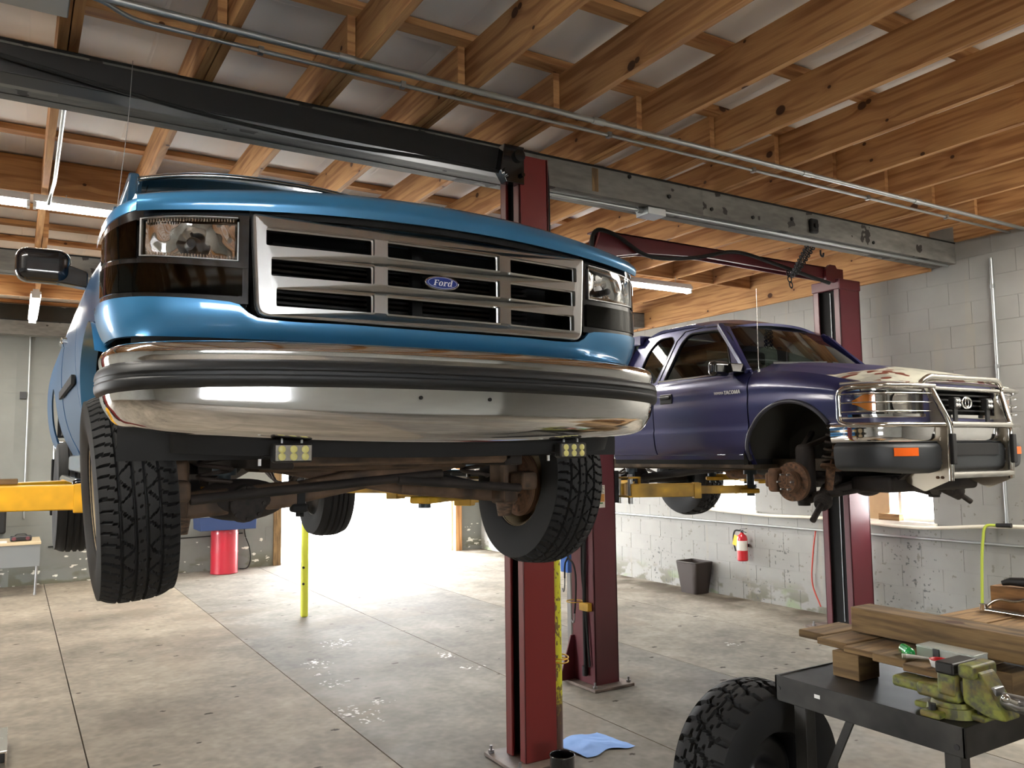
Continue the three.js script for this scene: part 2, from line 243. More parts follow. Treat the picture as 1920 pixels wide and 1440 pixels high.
{ const pieces = []; const zs = [ZB - 0.3, ...wins.flatMap((w) => [w[0], w[1]]), ZF + 0.3];
  pieces.push(bx(XW + 0.0035, XW + 0.2, 0, 1.0, ZB - 0.3, ZF + 0.3), bx(XW + 0.0035, XW + 0.2, 2.2, 3.9, ZB - 0.3, ZF + 0.3));
  for (let i = 0; i < zs.length; i += 2) pieces.push(bx(XW + 0.0035, XW + 0.2, 1.0, 2.2, zs[i], zs[i + 1]));
  part(wallR, 'mortar_bed', pieces, M.mortar);
  const rest = [];
  for (let c = 0; c < 19; c++) { const y0 = c * 0.2 + 0.0022, y1 = c * 0.2 + 0.1978;
    for (let k = 0; k < 50; k++) { let z0 = ZB - 0.2 + k * 0.4 - (c % 2) * 0.2, z1 = z0 + 0.3955; if (z1 < ZB || z0 > ZF) continue; z0 = Math.max(z0, ZB - 0.2); z1 = Math.min(z1, ZF);
      let segs = [[z0, z1]]; for (const w of wins) if (y1 > w[2] && y0 < w[3]) segs = segs.flatMap(([a, b]) => b <= w[0] || a >= w[1] ? [[a, b]] : [[a, w[0]], [w[1], b]].filter(([p, q]) => q - p > 0.02));
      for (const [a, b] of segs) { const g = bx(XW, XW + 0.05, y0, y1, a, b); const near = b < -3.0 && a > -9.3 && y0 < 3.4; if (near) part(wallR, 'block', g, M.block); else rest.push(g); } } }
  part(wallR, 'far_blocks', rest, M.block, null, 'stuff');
}
// window frames, sills, panes
wins.forEach(([z0, z1, y0, y1], i) => { const w = structure(`window_${i + 1}`, [XW, y0, (z0 + z1) / 2]); const fr = noisy([226, 222, 210], 0.1, 6, 0.6);
  part(w, 'window_frame', [bx(XW + 0.1, XW + 0.15, y0, y0 + 0.04, z0, z1), bx(XW + 0.1, XW + 0.15, y1 - 0.04, y1, z0, z1), bx(XW + 0.1, XW + 0.15, y0, y1, z0, z0 + 0.04), bx(XW + 0.1, XW + 0.15, y0, y1, z1 - 0.04, z1), bx(XW + 0.105, XW + 0.145, y0, y1, (z0 + z1) / 2 - 0.015, (z0 + z1) / 2 + 0.015)], fr);
  part(w, 'window_sill', bx(XW - 0.02, XW + 0.1, y0 - 0.02, y0 + 0.012, z0 - 0.03, z1 + 0.03), fr);
  part(w, 'pane', bx(XW + 0.123, XW + 0.127, y0 + 0.04, y1 - 0.04, z0 + 0.04, (z0 + z1) / 2 - 0.015), M.glass); part(w, 'pane', bx(XW + 0.123, XW + 0.127, y0 + 0.04, y1 - 0.04, (z0 + z1) / 2 + 0.015, z1 - 0.04), M.glass);
});
// --- back wall with the open bay door
const DX0 = 3.62, DX1 = 6.74, DH = 3.05;
const backTex = tex(1024, 512, 8, 4, (X, Y) => { const a = fbm(X * 0.8, Y * 0.8 + 20, 4), b = fbm(X * 8, Y * 8, 3), v = 116 + (a - 0.5) * 18 + (b - 0.5) * 8; let col = [v * 0.985, v, v * 0.95]; const low = smooth(0.3, 0, Y) * smooth(0.45, 0.65, fbm(X * 5, Y * 9 + 12, 4)); col = mix3(col, [86, 84, 64], 0.8 * low); if (fbm(X * 9 + 50, Y * 20, 3) > 0.74 && Y < 0.5) col = [214, 212, 200]; return col; });
M.greywall = std({ map: backTex, roughness: 0.75 });
const wallB = structure('wall_back', [0, 0, ZB], 'grey painted block wall around the open bay door');
part(wallB, 'mortar_bed', [bx(XL - 0.2, DX0, 0, 3.9, ZB - 0.2, ZB - 0.003), bx(DX1, XW + 0.2, 0, 3.9, ZB - 0.2, ZB - 0.003), bx(DX0, DX1, DH, 3.9, ZB - 0.2, ZB - 0.003)], M.greywall);
{ const rows = []; for (let c = 0; c < 18; c++) for (let k = 0; k < 34; k++) { let a = XL + k * 0.4 - (c % 2) * 0.2, b = a + 0.396; a = Math.max(a, XL); b = Math.min(b, XW); const y0 = c * 0.2 + 0.002, y1 = c * 0.2 + 0.198; for (const [p, q] of (y1 <= DH + 0.15 ? [[a, Math.min(b, DX0)], [Math.max(a, DX1), b]] : [[a, b]])) if (q - p > 0.02) rows.push(bx(p, q, y0, y1, ZB - 0.02, ZB)); } part(wallB, 'block_courses', rows, M.greywall, null, 'stuff'); }
const door1 = structure('door_1', [(DX0 + DX1) / 2, 0, ZB], 'wood-framed open bay doorway');
part(door1, 'jamb', bx(DX0 - 0.1, DX0 + 0.02, 0, DH, ZB - 0.2, ZB + 0.03, 'y'), M.oldwood); part(door1, 'jamb', bx(DX1 - 0.02, DX1 + 0.1, 0, DH, ZB - 0.2, ZB + 0.03, 'y'), M.pine);
part(door1, 'stop', bx(DX0 + 0.02, DX0 + 0.05, 0, DH, ZB - 0.16, ZB - 0.1, 'y'), M.white); part(door1, 'stop', bx(DX1 - 0.05, DX1 - 0.02, 0, DH, ZB - 0.16, ZB - 0.1, 'y'), M.white);
part(door1, 'header', bx(DX0 - 0.1, DX1 + 0.1, DH, DH + 0.14, ZB - 0.2, ZB + 0.03), M.pine);
// --- left wall (out of the frame) with a bay opening; front wall behind the camera with a wide window
const wallL = structure('wall_left', [XL, 0, 0], 'white painted wall at the far side of the shop');
const plaster = noisy([176, 178, 172], 0.06, 6, 0.8, {}, 256, 4);
const LZ = [[-11.6, -8.4]], LH = 3.0;
{ const zs = [ZB, ...LZ.flat(), ZF], solid = []; for (let i = 0; i < zs.length; i += 2) solid.push(bx(XL - 0.2, XL, 0, 3.9, zs[i], zs[i + 1])); for (const [a, b] of LZ) solid.push(bx(XL - 0.2, XL, LH, 3.9, a, b)); part(wallL, 'wall_face', solid, plaster); }
LZ.forEach(([a, b], i) => { const d = structure(`door_${i + 2}`, [XL, 0, (a + b) / 2], 'open bay doorway in the left wall'); part(d, 'jamb', bx(XL - 0.2, XL + 0.02, 0, LH, a - 0.1, a + 0.02, 'y'), M.pine); part(d, 'jamb', bx(XL - 0.2, XL + 0.02, 0, LH, b - 0.02, b + 0.1, 'y'), M.pine); part(d, 'header', bx(XL - 0.2, XL + 0.02, LH, LH + 0.14, a - 0.1, b + 0.1, 'z'), M.pine); });
const wallF = structure('wall_front', [0, 0, ZF], 'white painted wall behind the photographer');
const FX0 = -1.6, FX1 = 0.95, FY = 1.2, FH = 2.7;
part(wallF, 'wall_face', [bx(XL - 0.2, FX0, 0, 3.9, ZF, ZF + 0.2), bx(FX1, XW + 0.2, 0, 3.9, ZF, ZF + 0.2), bx(FX0, FX1, FH, 3.9, ZF, ZF + 0.2), bx(FX0, FX1, 0, FY, ZF, ZF + 0.2)], plaster);
const win3 = structure('window_3', [(FX0 + FX1) / 2, FY, ZF], 'wide window behind the photographer');
part(win3, 'window_frame', [bx(FX0, FX0 + 0.05, FY, FH, ZF + 0.06, ZF + 0.14), bx(FX1 - 0.05, FX1, FY, FH, ZF + 0.06, ZF + 0.14), bx(FX0, FX1, FH - 0.05, FH, ZF + 0.06, ZF + 0.14), bx(FX0, FX1, FY, FY + 0.05, ZF + 0.06, ZF + 0.14)], M.white); part(win3, 'pane', bx(FX0 + 0.05, FX1 - 0.05, FY + 0.05, FH - 0.05, ZF + 0.098, ZF + 0.102), M.glass);

// --- ceiling: girders, lapped rafters, blocking, purlins, white-faced insulation, roof deck
const ceiling = structure('ceiling', [0, 3.56, 0], 'open timber ceiling with pine rafters under white insulation');
const RY = 3.56, RH = 0.235, SP = 0.592;
const lum = (x0, x1, y0, y1, z0, z1, long) => { const g = bx(x0, x1, y0, y1, z0, z1, long, rnd(4.4), rnd(1.1)); return g; };
const girderTex = tex(1024, 256, 4, 1, (x, y) => { const a = fbm(x * 1.5, y * 6, 4), b = fbm(x * 12 + 7, y * 40, 3), v = 104 + (a - 0.5) * 46 + (b - 0.5) * 30; let c = [v, v * 0.99, v * 0.94]; if (fbm(x * 7 + 40, y * 7, 4) > 0.73) c = [44, 40, 36]; return c; });
M.girder = std({ map: girderTex, roughness: 0.75 });
for (const z of [-4.12, -8.36, -12.62, 0.12, 4.36]) {
  part(ceiling, 'girder', [bx(XL, XW, RY - 0.195, RY - 0.012, z - 0.073, z, 'x', z), bx(XL, XW, RY - 0.192, RY - 0.012, z - 0.147, z - 0.075, 'x', z + 1), bx(XL, XW, RY - 0.195, RY - 0.012, z - 0.22, z - 0.149, 'x', z + 2)], M.girder, z === -4.12 ? 'grey painted built-up timber girder over the lifts' : null);
  part(ceiling, 'top_plate', bx(XL, XW, RY - 0.012, RY, z - 0.225, z + 0.005), M.blackMatte);
}
for (const [x0, x1, y0, y1] of [[3.14, 3.19, 3.385, 3.54], [0.295, 0.365, 3.345, 3.5]]) part(ceiling, 'girder_notch', bx(x0, x1, Math.max(y0, 3.37), y1, -4.119, -4.1175, 'y', x0, y0), M.oldwood, 'bare brown notch in the girder');
for (const [x, y] of [[4.2, 3.42], [4.62, 3.42], [6.05, 3.41], [5.05, 3.47], [3.45, 3.53], [3.8, 3.45], [0.2, 3.43], [0.45, 3.45]]) part(ceiling, 'girder_bolt', bolt(x, y, -4.116, 0.014, 0.012, 'z'), M.blackMatte);
for (let k = -11; k < 12; k++) { const xr = 0.785 + SP * k; if (xr < XL + 0.1 || xr > XW - 0.03) continue;
  part(ceiling, 'rafter', lum(xr - 0.04, xr, RY, RY + RH, -4.72, 0.5, 'z'), M.pine);
  part(ceiling, 'rafter', lum(xr - 0.086, xr - 0.046, RY, RY + RH, -8.95, -3.58, 'z'), M.pine);
  part(ceiling, 'rafter', lum(xr - 0.04, xr, RY, RY + RH, ZB + 0.02, -7.8, 'z'), M.pine);
  part(ceiling, 'rafter', lum(xr - 0.086, xr - 0.046, RY, RY + RH, -0.4, 4.9, 'z'), M.pine);
  const xn = Math.min(xr - 0.046 + SP - 0.04, XW);
  if (k < 11) { part(ceiling, 'blocking', lum(xr - 0.044, xr + SP - 0.088, RY, RY + RH, -6.54, -6.5, 'x'), M.pine); part(ceiling, 'blocking', lum(xr + 0.002, xr + SP - 0.042, RY, RY + RH, -10.78, -10.74, 'x'), M.pine); }
}
part(ceiling, 'wall_ledger', lum(XW - 0.045, XW - 0.002, RY - 0.22, RY + RH, ZB + 0.02, -4.35, 'z'), M.pine); part(ceiling, 'wall_ledger', lum(XW - 0.045, XW - 0.002, RY - 0.0, RY + RH, -4.1, ZF, 'z'), M.pine);
part(ceiling, 'wall_plate', lum(XL, XW, RY - 0.05, RY - 0.005, ZB, ZB + 0.12, 'x'), M.pine);
for (let z = ZB + 0.3; z < ZF; z += 0.61) part(ceiling, 'purlin', lum(XL, XW, RY + RH, RY + RH + 0.038, z - 0.045, z + 0.045, 'x'), M.pine);
const insTex = tex(512, 1024, 1.85, 3.7, (x, y) => { const v = 240 + (fbm(x * 4, y * 1.2, 3) - 0.5) * 20; return [v, v * 0.985, v * 0.965]; });
const insBump = tex(512, 1024, 1.85, 3.7, (x, y) => { const v = 128 + 150 * (fbm(x * 5, y * 0.9 + 4, 4) - 0.5) + 60 * (fbm(x * 2, y * 7, 3) - 0.5); return [v, v, v]; }, false);
M.insulation = std({ map: insTex, bumpMap: insBump, bumpScale: 0.02, roughness: 0.65 });
for (let i = 0; i < 8; i++) { const x0 = XL + i * 1.69 - 0.02, x1 = x0 + 1.71, yb = RY + RH + 0.05;
  part(ceiling, 'insulation', grid((u, v) => { const x = lerp(x0, x1, u), z = lerp(ZB, ZF, v), ph = (z - ZB - 0.3) / 0.61 * Math.PI; const seam = Math.min(u, 1 - u); return [x, yb - 0.016 * Math.abs(Math.sin(ph)) - 0.014 * smooth(0.035, 0, seam) * Math.abs(Math.sin(ph)) * (0.6 + 0.8 * vn(z * 5, i * 9)) + 0.008 * (vn(x * 3, z * 2) - 0.5), z, x, z]; }, 26, 190), M.insulation);
}
part(ceiling, 'roof_deck', bx(XL - 0.3, XW + 0.3, 3.95, 4.05, ZB - 0.3, ZF + 0.3), M.galv);

// ------------------------------------------------------------------ fluorescent strip lights
M.tube = std({ color: lin(0.9, 0.9, 0.9), emissive: lin(1, 0.97, 0.9), emissiveIntensity: TUBE_GLOW, roughness: 0.5 });
function strip(x, y, z, L, along, label) {
  const o = thing('strip_light', label, 'ceiling light', [x, y, z], 'fluorescent strip lights');
  const ax = along === 'x', X = (a, b, y0, y1, w) => ax ? bx(x + a, x + b, y0, y1, z - w, z + w) : bx(x - w, x + w, y0, y1, z + a, z + b);
  part(o, 'housing', [X(-L / 2, L / 2, y + 0.03, y + 0.06, 0.05), X(-L / 2, L / 2, y + 0.06, y + 0.085, 0.03)], M.white);
  part(o, 'end_socket', [X(-L / 2, -L / 2 + 0.02, y - 0.01, y + 0.03, 0.04)], M.white); part(o, 'end_socket', [X(L / 2 - 0.02, L / 2, y - 0.01, y + 0.03, 0.04)], M.white);
  for (const s of [-1, 1]) part(o, 'tube', ax ? rod([x - L / 2 + 0.02, y + 0.008, z + s * 0.022], [x + L / 2 - 0.02, y + 0.008, z + s * 0.022], 0.0125) : rod([x + s * 0.022, y + 0.008, z - L / 2 + 0.02], [x + s * 0.022, y + 0.008, z + L / 2 - 0.02], 0.0125), M.tube, 'glowing white tube');
  part(o, 'hanger', ax ? [rod([x - L / 3, y + 0.08, z], [x - L / 3, RY, z], 0.003), rod([x + L / 3, y + 0.08, z], [x + L / 3, RY, z], 0.003)] : [rod([x, y + 0.08, z - L / 3], [x, RY, z - L / 3], 0.003), rod([x, y + 0.08, z + L / 3], [x, RY, z + L / 3], 0.003)], M.galv);
  const l = new THREE.RectAreaLight(lin(1, 0.95, 0.86), TUBE_W, ax ? L - 0.06 : 0.07, ax ? 0.07 : L - 0.06); l.position.set(x, y - 0.012, z); l.rotation.x = -Math.PI / 2; l.castShadow = true; l.name = 'strip_light_glow'; scene.add(l);
}
strip(-0.56, 3.45, -6.46, 1.2, 'x', 'bright strip light at the left edge of the picture'); strip(0.66, 3.45, -6.46, 1.2, 'x', 'bright strip light just left of the blue hood');
strip(5.56, 3.4, -6.4, 1.2, 'x', 'bright strip light between the blue lamp and the far post');
strip(0.15, 3.42, -10.9, 1.9, 'z', 'bright strip light under the door mirror, seen end on');
strip(1.88, 3.45, -6.46, 1.2, 'x', 'added strip light, unseen above the blue cab');  strip(4.33, 3.45, -6.46, 1.2, 'x', 'added strip light, unseen behind the blue front corner lamp'); strip(3.2, 3.42, -10.9, 1.9, 'z', 'added strip light near the open bay door, unseen behind the blue truck'); strip(5.9, 3.45, -1.5, 2.4, 'x', 'added strip light over the bench, unseen right of the picture'); strip(6.6, 3.45, -2.35, 1.1, 'x', 'added strip light by the block wall, unseen right of the picture'); strip(6.6, 3.45, -0.5, 1.1, 'x', 'added strip light by the block wall, unseen, level with the photographer');  strip(-1.55, 3.45, -2.3, 2.4, 'x', 'added strip light over the empty bay, unseen left of the lift');  // added fill strips, all out of sight, to brighten walls, floor and ceiling

// ------------------------------------------------------------------ conduits on ceiling and walls
const strapAt = (x, y, z) => bx(x - 0.012, x + 0.012, y - 0.016, y + 0.016, z - 0.016, z + 0.016);
{ const o = thing('conduit', 'thick galvanised conduit under the rafters, nearer the camera', 'conduit', [3.5, 3.53, -3.5]);
  part(o, 'pipe', pipe([[0.13, 3.535, -3.5], [XW - 0.01, 3.535, -3.5]], 0.015), M.galv); for (const x of [1.26, 2.72, 4.46, 5.7]) part(o, 'coupling', rod([x - 0.04, 3.535, -3.5], [x + 0.04, 3.535, -3.5], 0.019), M.galv); }
{ const o = thing('conduit', 'thin galvanised conduit running beside the thicker one under the rafters', 'conduit', [3.5, 3.53, -3.64]);
  part(o, 'pipe', pipe([[0.13, 3.54, -3.53], [0.24, 3.54, -3.53], [0.36, 3.54, -3.635], [XW - 0.01, 3.54, -3.635]], 0.0105, 0.08), M.galv); for (const x of [0.9, 1.6, 2.9, 4.1, 5.3, 6.3]) part(o, 'strap', strapAt(x, 3.54, -3.635), M.galv); }
solo('junction_box', 'grey steel junction box at the top left corner', 'junction box', rbx(-0.14, 0.13, 3.47, 3.555, -3.62, -3.44, 0.006), M.galv);
{ const o = thing('conduit', 'thin pale conduit along the lower edge of the grey girder', 'conduit', [1.2, 3.37, -4.108]); part(o, 'pipe', pipe([[0.03, 3.385, -4.108], [2.42, 3.385, -4.108]], 0.009), M.galv); part(o, 'strap', [0.6, 1.5].map((x) => strapAt(x, 3.385, -4.108)), M.galv); }
{ const o = thing('conduit', 'grey conduit bending off the girder beside the red post', 'conduit', [3, 3.35, -4.2]); part(o, 'pipe', pipe([[2.745, 1.6, -4.2], [2.745, 3.345, -4.2], [3.62, 3.345, -4.2]], 0.014, 0.12), M.galv); }
{ const o = thing('switch_box', 'small galvanised box under the girder', 'junction box', [3.7, 3.3, -4.2]); part(o, 'box', rbx(3.62, 3.78, 3.31, 3.36, -4.26, -4.13, 0.005), M.galv); part(o, 'fitting', rod([3.58, 3.345, -4.2], [3.63, 3.345, -4.2], 0.02), M.galv); part(o, 'pipe', pipe([[3.78, 3.35, -4.16], [XW - 0.06, 3.35, -4.16]], 0.011), M.galv); }
solo('conduit', 'long straight conduit low on the block wall', 'conduit', pipe([[XW - 0.016, 0.84, -12.4], [XW - 0.016, 0.86, -6], [XW - 0.016, 0.885, -1.5]], 0.013), M.galv);
solo('conduit', 'sagging painted pipe under the right wall windows', 'conduit', cable([[XW - 0.03, 1.02, -7.9], [XW - 0.03, 0.975, -6.5], [XW - 0.03, 0.99, -5.6], [XW - 0.03, 0.965, -4.6], [XW - 0.03, 1.03, -3.8], [XW - 0.03, 1.06, -2]], 0.017, 60), noisy([196, 190, 176], 0.2, 8, 0.6));
solo('conduit', 'upright conduit on the block wall at the picture right', 'conduit', [pipe([[XW - 0.02, 1.05, -3.8], [XW - 0.02, 3.35, -3.8]], 0.014), strapAt(XW - 0.02, 2.4, -3.8), strapAt(XW - 0.02, 3.1, -3.8)], M.galv);
solo('conduit', 'thin upright conduit on the grey back wall', 'conduit', [pipe([[0.15, 0.9, ZB + 0.012], [0.15, 3.5, ZB + 0.012]], 0.011)], M.galv);
solo('conduit', 'pale conduit dropping along a rafter at the upper left', 'conduit', pipe([[0.166, 3.54, -4.4], [0.175, 3.54, -6.1], [0.165, 3.535, -6.34], [0.15, 3.46, -6.4]], 0.012, 0.08), M.galv);
solo('wall_outlet', 'small dark outlet on the grey back wall', 'outlet', rbx(0.05, 0.13, 2.52, 2.62, ZB + 0.0005, ZB + 0.03, 0.006), M.black);
solo('wall_cable', 'thin dark cable running low along the back wall', 'cable', [cable([[0.45, 0.5, ZB + 0.012], [1.4, 0.52, ZB + 0.012], [2.4, 0.51, ZB + 0.012], [3.05, 0.53, ZB + 0.012]], 0.008)], M.blackMatte);
solo('ceiling_wire', 'thin wire hanging from the lift crossbeam above the blue hood', 'wire', cable([[0.395, 3.46, -3.85], [0.385, 3.2, -3.86], [0.365, 2.95, -3.87], [0.35, 2.75, -3.88]], 0.0016, 20, 5), M.steel);

// ------------------------------------------------------------------ vehicle lifts
// channel column: open towards dir (+1: +x, -1: -x)
function column(o, x0, x1, z0, z1, h, dir, mat) {
  const back = dir > 0 ? [x0, x0 + 0.012] : [x1 - 0.012, x1], lip = 0.062;
  const lx = dir > 0 ? [x1 - 0.014, x1] : [x0, x0 + 0.014];
  const c = part(o, 'column', [bx(back[0], back[1], 0.02, h, z0, z1), rbx(x0, x1, 0.02, h, z1 - 0.012, z1, 0.004, 1), rbx(x0, x1, 0.02, h, z0, z0 + 0.012, 0.004, 1), rbx(lx[0], lx[1], 0.02, h, z1 - lip, z1, 0.004, 1), rbx(lx[0], lx[1], 0.02, h, z0, z0 + lip, 0.004, 1)], mat);
  const xi = dir > 0 ? x1 - 0.05 : x0 + 0.05; part(c, 'guide_liner', bx(xi - 0.004, xi + 0.004, 0.05, h - 0.05, z0 + 0.02, z1 - 0.02), M.blackMatte);
  part(c, 'lifting_cable', [rod([xi - dir * -0.012, 0.1, (z0 + z1) / 2 + 0.02], [xi - dir * -0.012, h - 0.1, (z0 + z1) / 2 + 0.02], 0.005)], M.galv);
  return c;
}
function arm(o, a, b, y, mat, padTop) {   // telescoping arm from column a to pad b
  const A = V(a[0], y, a[1]), B = V(b[0], y, b[1]), d = B.clone().sub(A), L = d.length(); d.normalize(); const at = (t) => [A.x + d.x * t, y, A.z + d.z * t];
  const m = part(o, 'swing_arm', [bar(at(0), at(L * 0.56), 0.085, 0.1, 0.006), bar([at(L * 0.52)[0], y - 0.004, at(L * 0.52)[2]], [at(L * 0.58)[0], y - 0.004, at(L * 0.58)[2]], 0.1, 0.116, 0.006)], mat);
  part(m, 'arm_extension', [bar(at(L * 0.5), at(L * 0.98), 0.06, 0.06, 0.004), bar([at(L * 0.9)[0], y - 0.012, at(L * 0.9)[2]], [at(L * 1.06)[0], y - 0.012, at(L * 1.06)[2]], 0.11, 0.035, 0.01)], mat);
  part(m, 'lift_pad', [rod([B.x, y - 0.05, B.z], [B.x, padTop - 0.012, B.z], 0.03, 0.027, 16), rod([B.x, y + 0.01, B.z], [B.x, y + 0.035, B.z], 0.045, 0.045, 16), rod([B.x, padTop - 0.03, B.z], [B.x, padTop, B.z], 0.05, 0.05, 20)], M.liftPad);
  part(m, 'pivot_pin', [rod([A.x, y - 0.1, A.z], [A.x, y + 0.12, A.z], 0.02)], M.galv);
}
M.liftPad = std({ color: lin(0.02, 0.035, 0.045), roughness: 0.5 });
const bolts4 = (x0, x1, z0, z1, y) => [[x0, z0], [x1, z0], [x0, z1], [x1, z1]].flatMap(([x, z]) => [bolt(x, y + 0.008, z, 0.016, 0.016), rod([x, y, z], [x, y + 0.04, z], 0.008, 0.008, 8)]);
M.plate = noisy([112, 100, 92], 0.35, 10, 0.6);

{ // lift under the blue truck
  const o = thing('two_post_lift', 'bright red two-post lift with black crossbeam carrying the blue truck', 'car lift', [1.0, 0, -3.98]);
  const R = { x0: 2.43, x1: 2.632, z0: -4.09, z1: -3.88 }, L = { x0: -0.64, x1: -0.44, z0: -4.09, z1: -3.88 };
  column(o, R.x0, R.x1, R.z0, R.z1, 3.42, -1, M.redPaint); column(o, L.x0, L.x1, L.z0, L.z1, 3.42, 1, M.redPaint);
  for (const c of [R, L]) { const p = part(o, 'base_plate', rbx(c.x0 - 0.1, c.x1 + 0.06, 0.001, 0.02, c.z0 - 0.08, c.z1 + 0.08, 0.004, 1), M.plate); part(p, 'anchor_bolts', bolts4(c.x0 - 0.07, c.x1 + 0.04, c.z0 - 0.05, c.z1 + 0.05, 0.02), M.steel); }
  part(o, 'crossbeam', [rbx(L.x1 - 0.02, R.x0 + 0.02, 3.325, 3.455, -4.06, -3.93, 0.006, 1)], M.black);
  part(o, 'beam_bracket', [ext([[2.34, 3.24], [2.46, 3.24], [2.46, 3.46], [2.33, 3.46], [2.3, 3.3]], -3.93, -3.865, 'z', [], 0.004), rod([2.34, 3.29, -3.87], [2.34, 3.29, -3.84], 0.03, 0.03, 16), rod([2.42, 3.4, -3.87], [2.42, 3.4, -3.845], 0.035, 0.035, 16), bolt(2.44, 3.29, -3.855, 0.014, 0.02, 'z'), bolt(2.33, 3.27, -3.835, 0.012, 0.02, 'z')], M.blackGloss);
  part(o, 'hydraulic_hose', cable([[-0.4, 3.42, -3.905], [0.1, 3.36, -3.9], [0.7, 3.3, -3.9], [1.3, 3.28, -3.9], [1.9, 3.3, -3.9], [2.36, 3.3, -3.9]], 0.011, 60), M.blackMatte);
  part(o, 'hose_on_column', cable([[2.645, 3.4, -3.92], [2.655, 3.3, -3.92], [2.652, 2.4, -3.92], [2.652, 1.3, -3.92]], 0.013, 40), M.blackMatte);
  part(o, 'carriage', [bx(2.375, 2.44, 1.15, 1.75, -4.05, -3.92)], M.blackMatte); part(o, 'carriage', [bx(-0.44, -0.39, 1.15, 1.75, -4.05, -3.92)], M.blackMatte);
  arm(o, [2.36, -3.98], [1.64, -5.05], 1.5, M.oldYellow, 1.652); arm(o, [2.36, -3.95], [1.66, -3.52], 1.5, M.oldYellow, 1.652); arm(o, [-0.37, -3.93], [0.77, -3.62], 1.545, M.yellow, 1.652); arm(o, [-0.37, -4.0], [0.79, -5.05], 1.545, M.yellow, 1.652);
  const lid = part(o, 'wood_block', rbx(-0.14, 0.02, 1.6, 1.622, -3.95, -3.84, 0.003, 1), M.oldwood); lid.userData.label = 'scrap of wood lying on the yellow arm';
}
{ // yellow guard post beside the red column, with rusty foot
  const o = thing('bollard', 'chipped yellow pipe standing behind the red post', 'post', [2.745, 0, -4.02]);
  const t = tex(256, 512, 0.25, 1.4, (x, y) => { const n = fbm(x * 64, y * 40, 4, 16, 56), k = smooth(0.33, 0.2, y + (n - 0.5) * 0.25), c2 = n > 0.6 ? 1 : 0; return mix3([186, 184, 32], [84, 62, 48], Math.max(k, 0.75 * c2)); });
  const g = new THREE.CylinderGeometry(0.034, 0.034, 1.3, 20); g.translate(2.73, 0.65, -4.02); { const p = g.attributes.position, uv = g.attributes.uv; for (let i = 0; i < p.count; i++) uv.setXY(i, uv.getX(i) * 0.25, p.getY(i)); }
  part(o, 'pipe', g, std({ map: t, roughness: 0.6 })); part(o, 'ring', [...Array(2)].map((_, k) => { const q = new THREE.TorusGeometry(0.046, 0.004, 6, 20); q.rotateX(Math.PI / 2 + 0.15); return move(q, 2.755, 0.5 + 0.02 * k, -4.01); }), M.oldYellow);
}
{ const o = thing('bollard', 'plain yellow upright post in front of the open bay door', 'post', [2.69, 0, -8.69]);
  part(o, 'pipe', [rbx(2.655, 2.727, 0, 1.25, -8.72, -8.66, 0.02, 3)], M.limePaint); part(o, 'bolt', [bolt(2.668, 0.35, -8.655, 0.014, 0.012, 'z'), bolt(2.668, 0.52, -8.655, 0.014, 0.012, 'z')], M.black); }
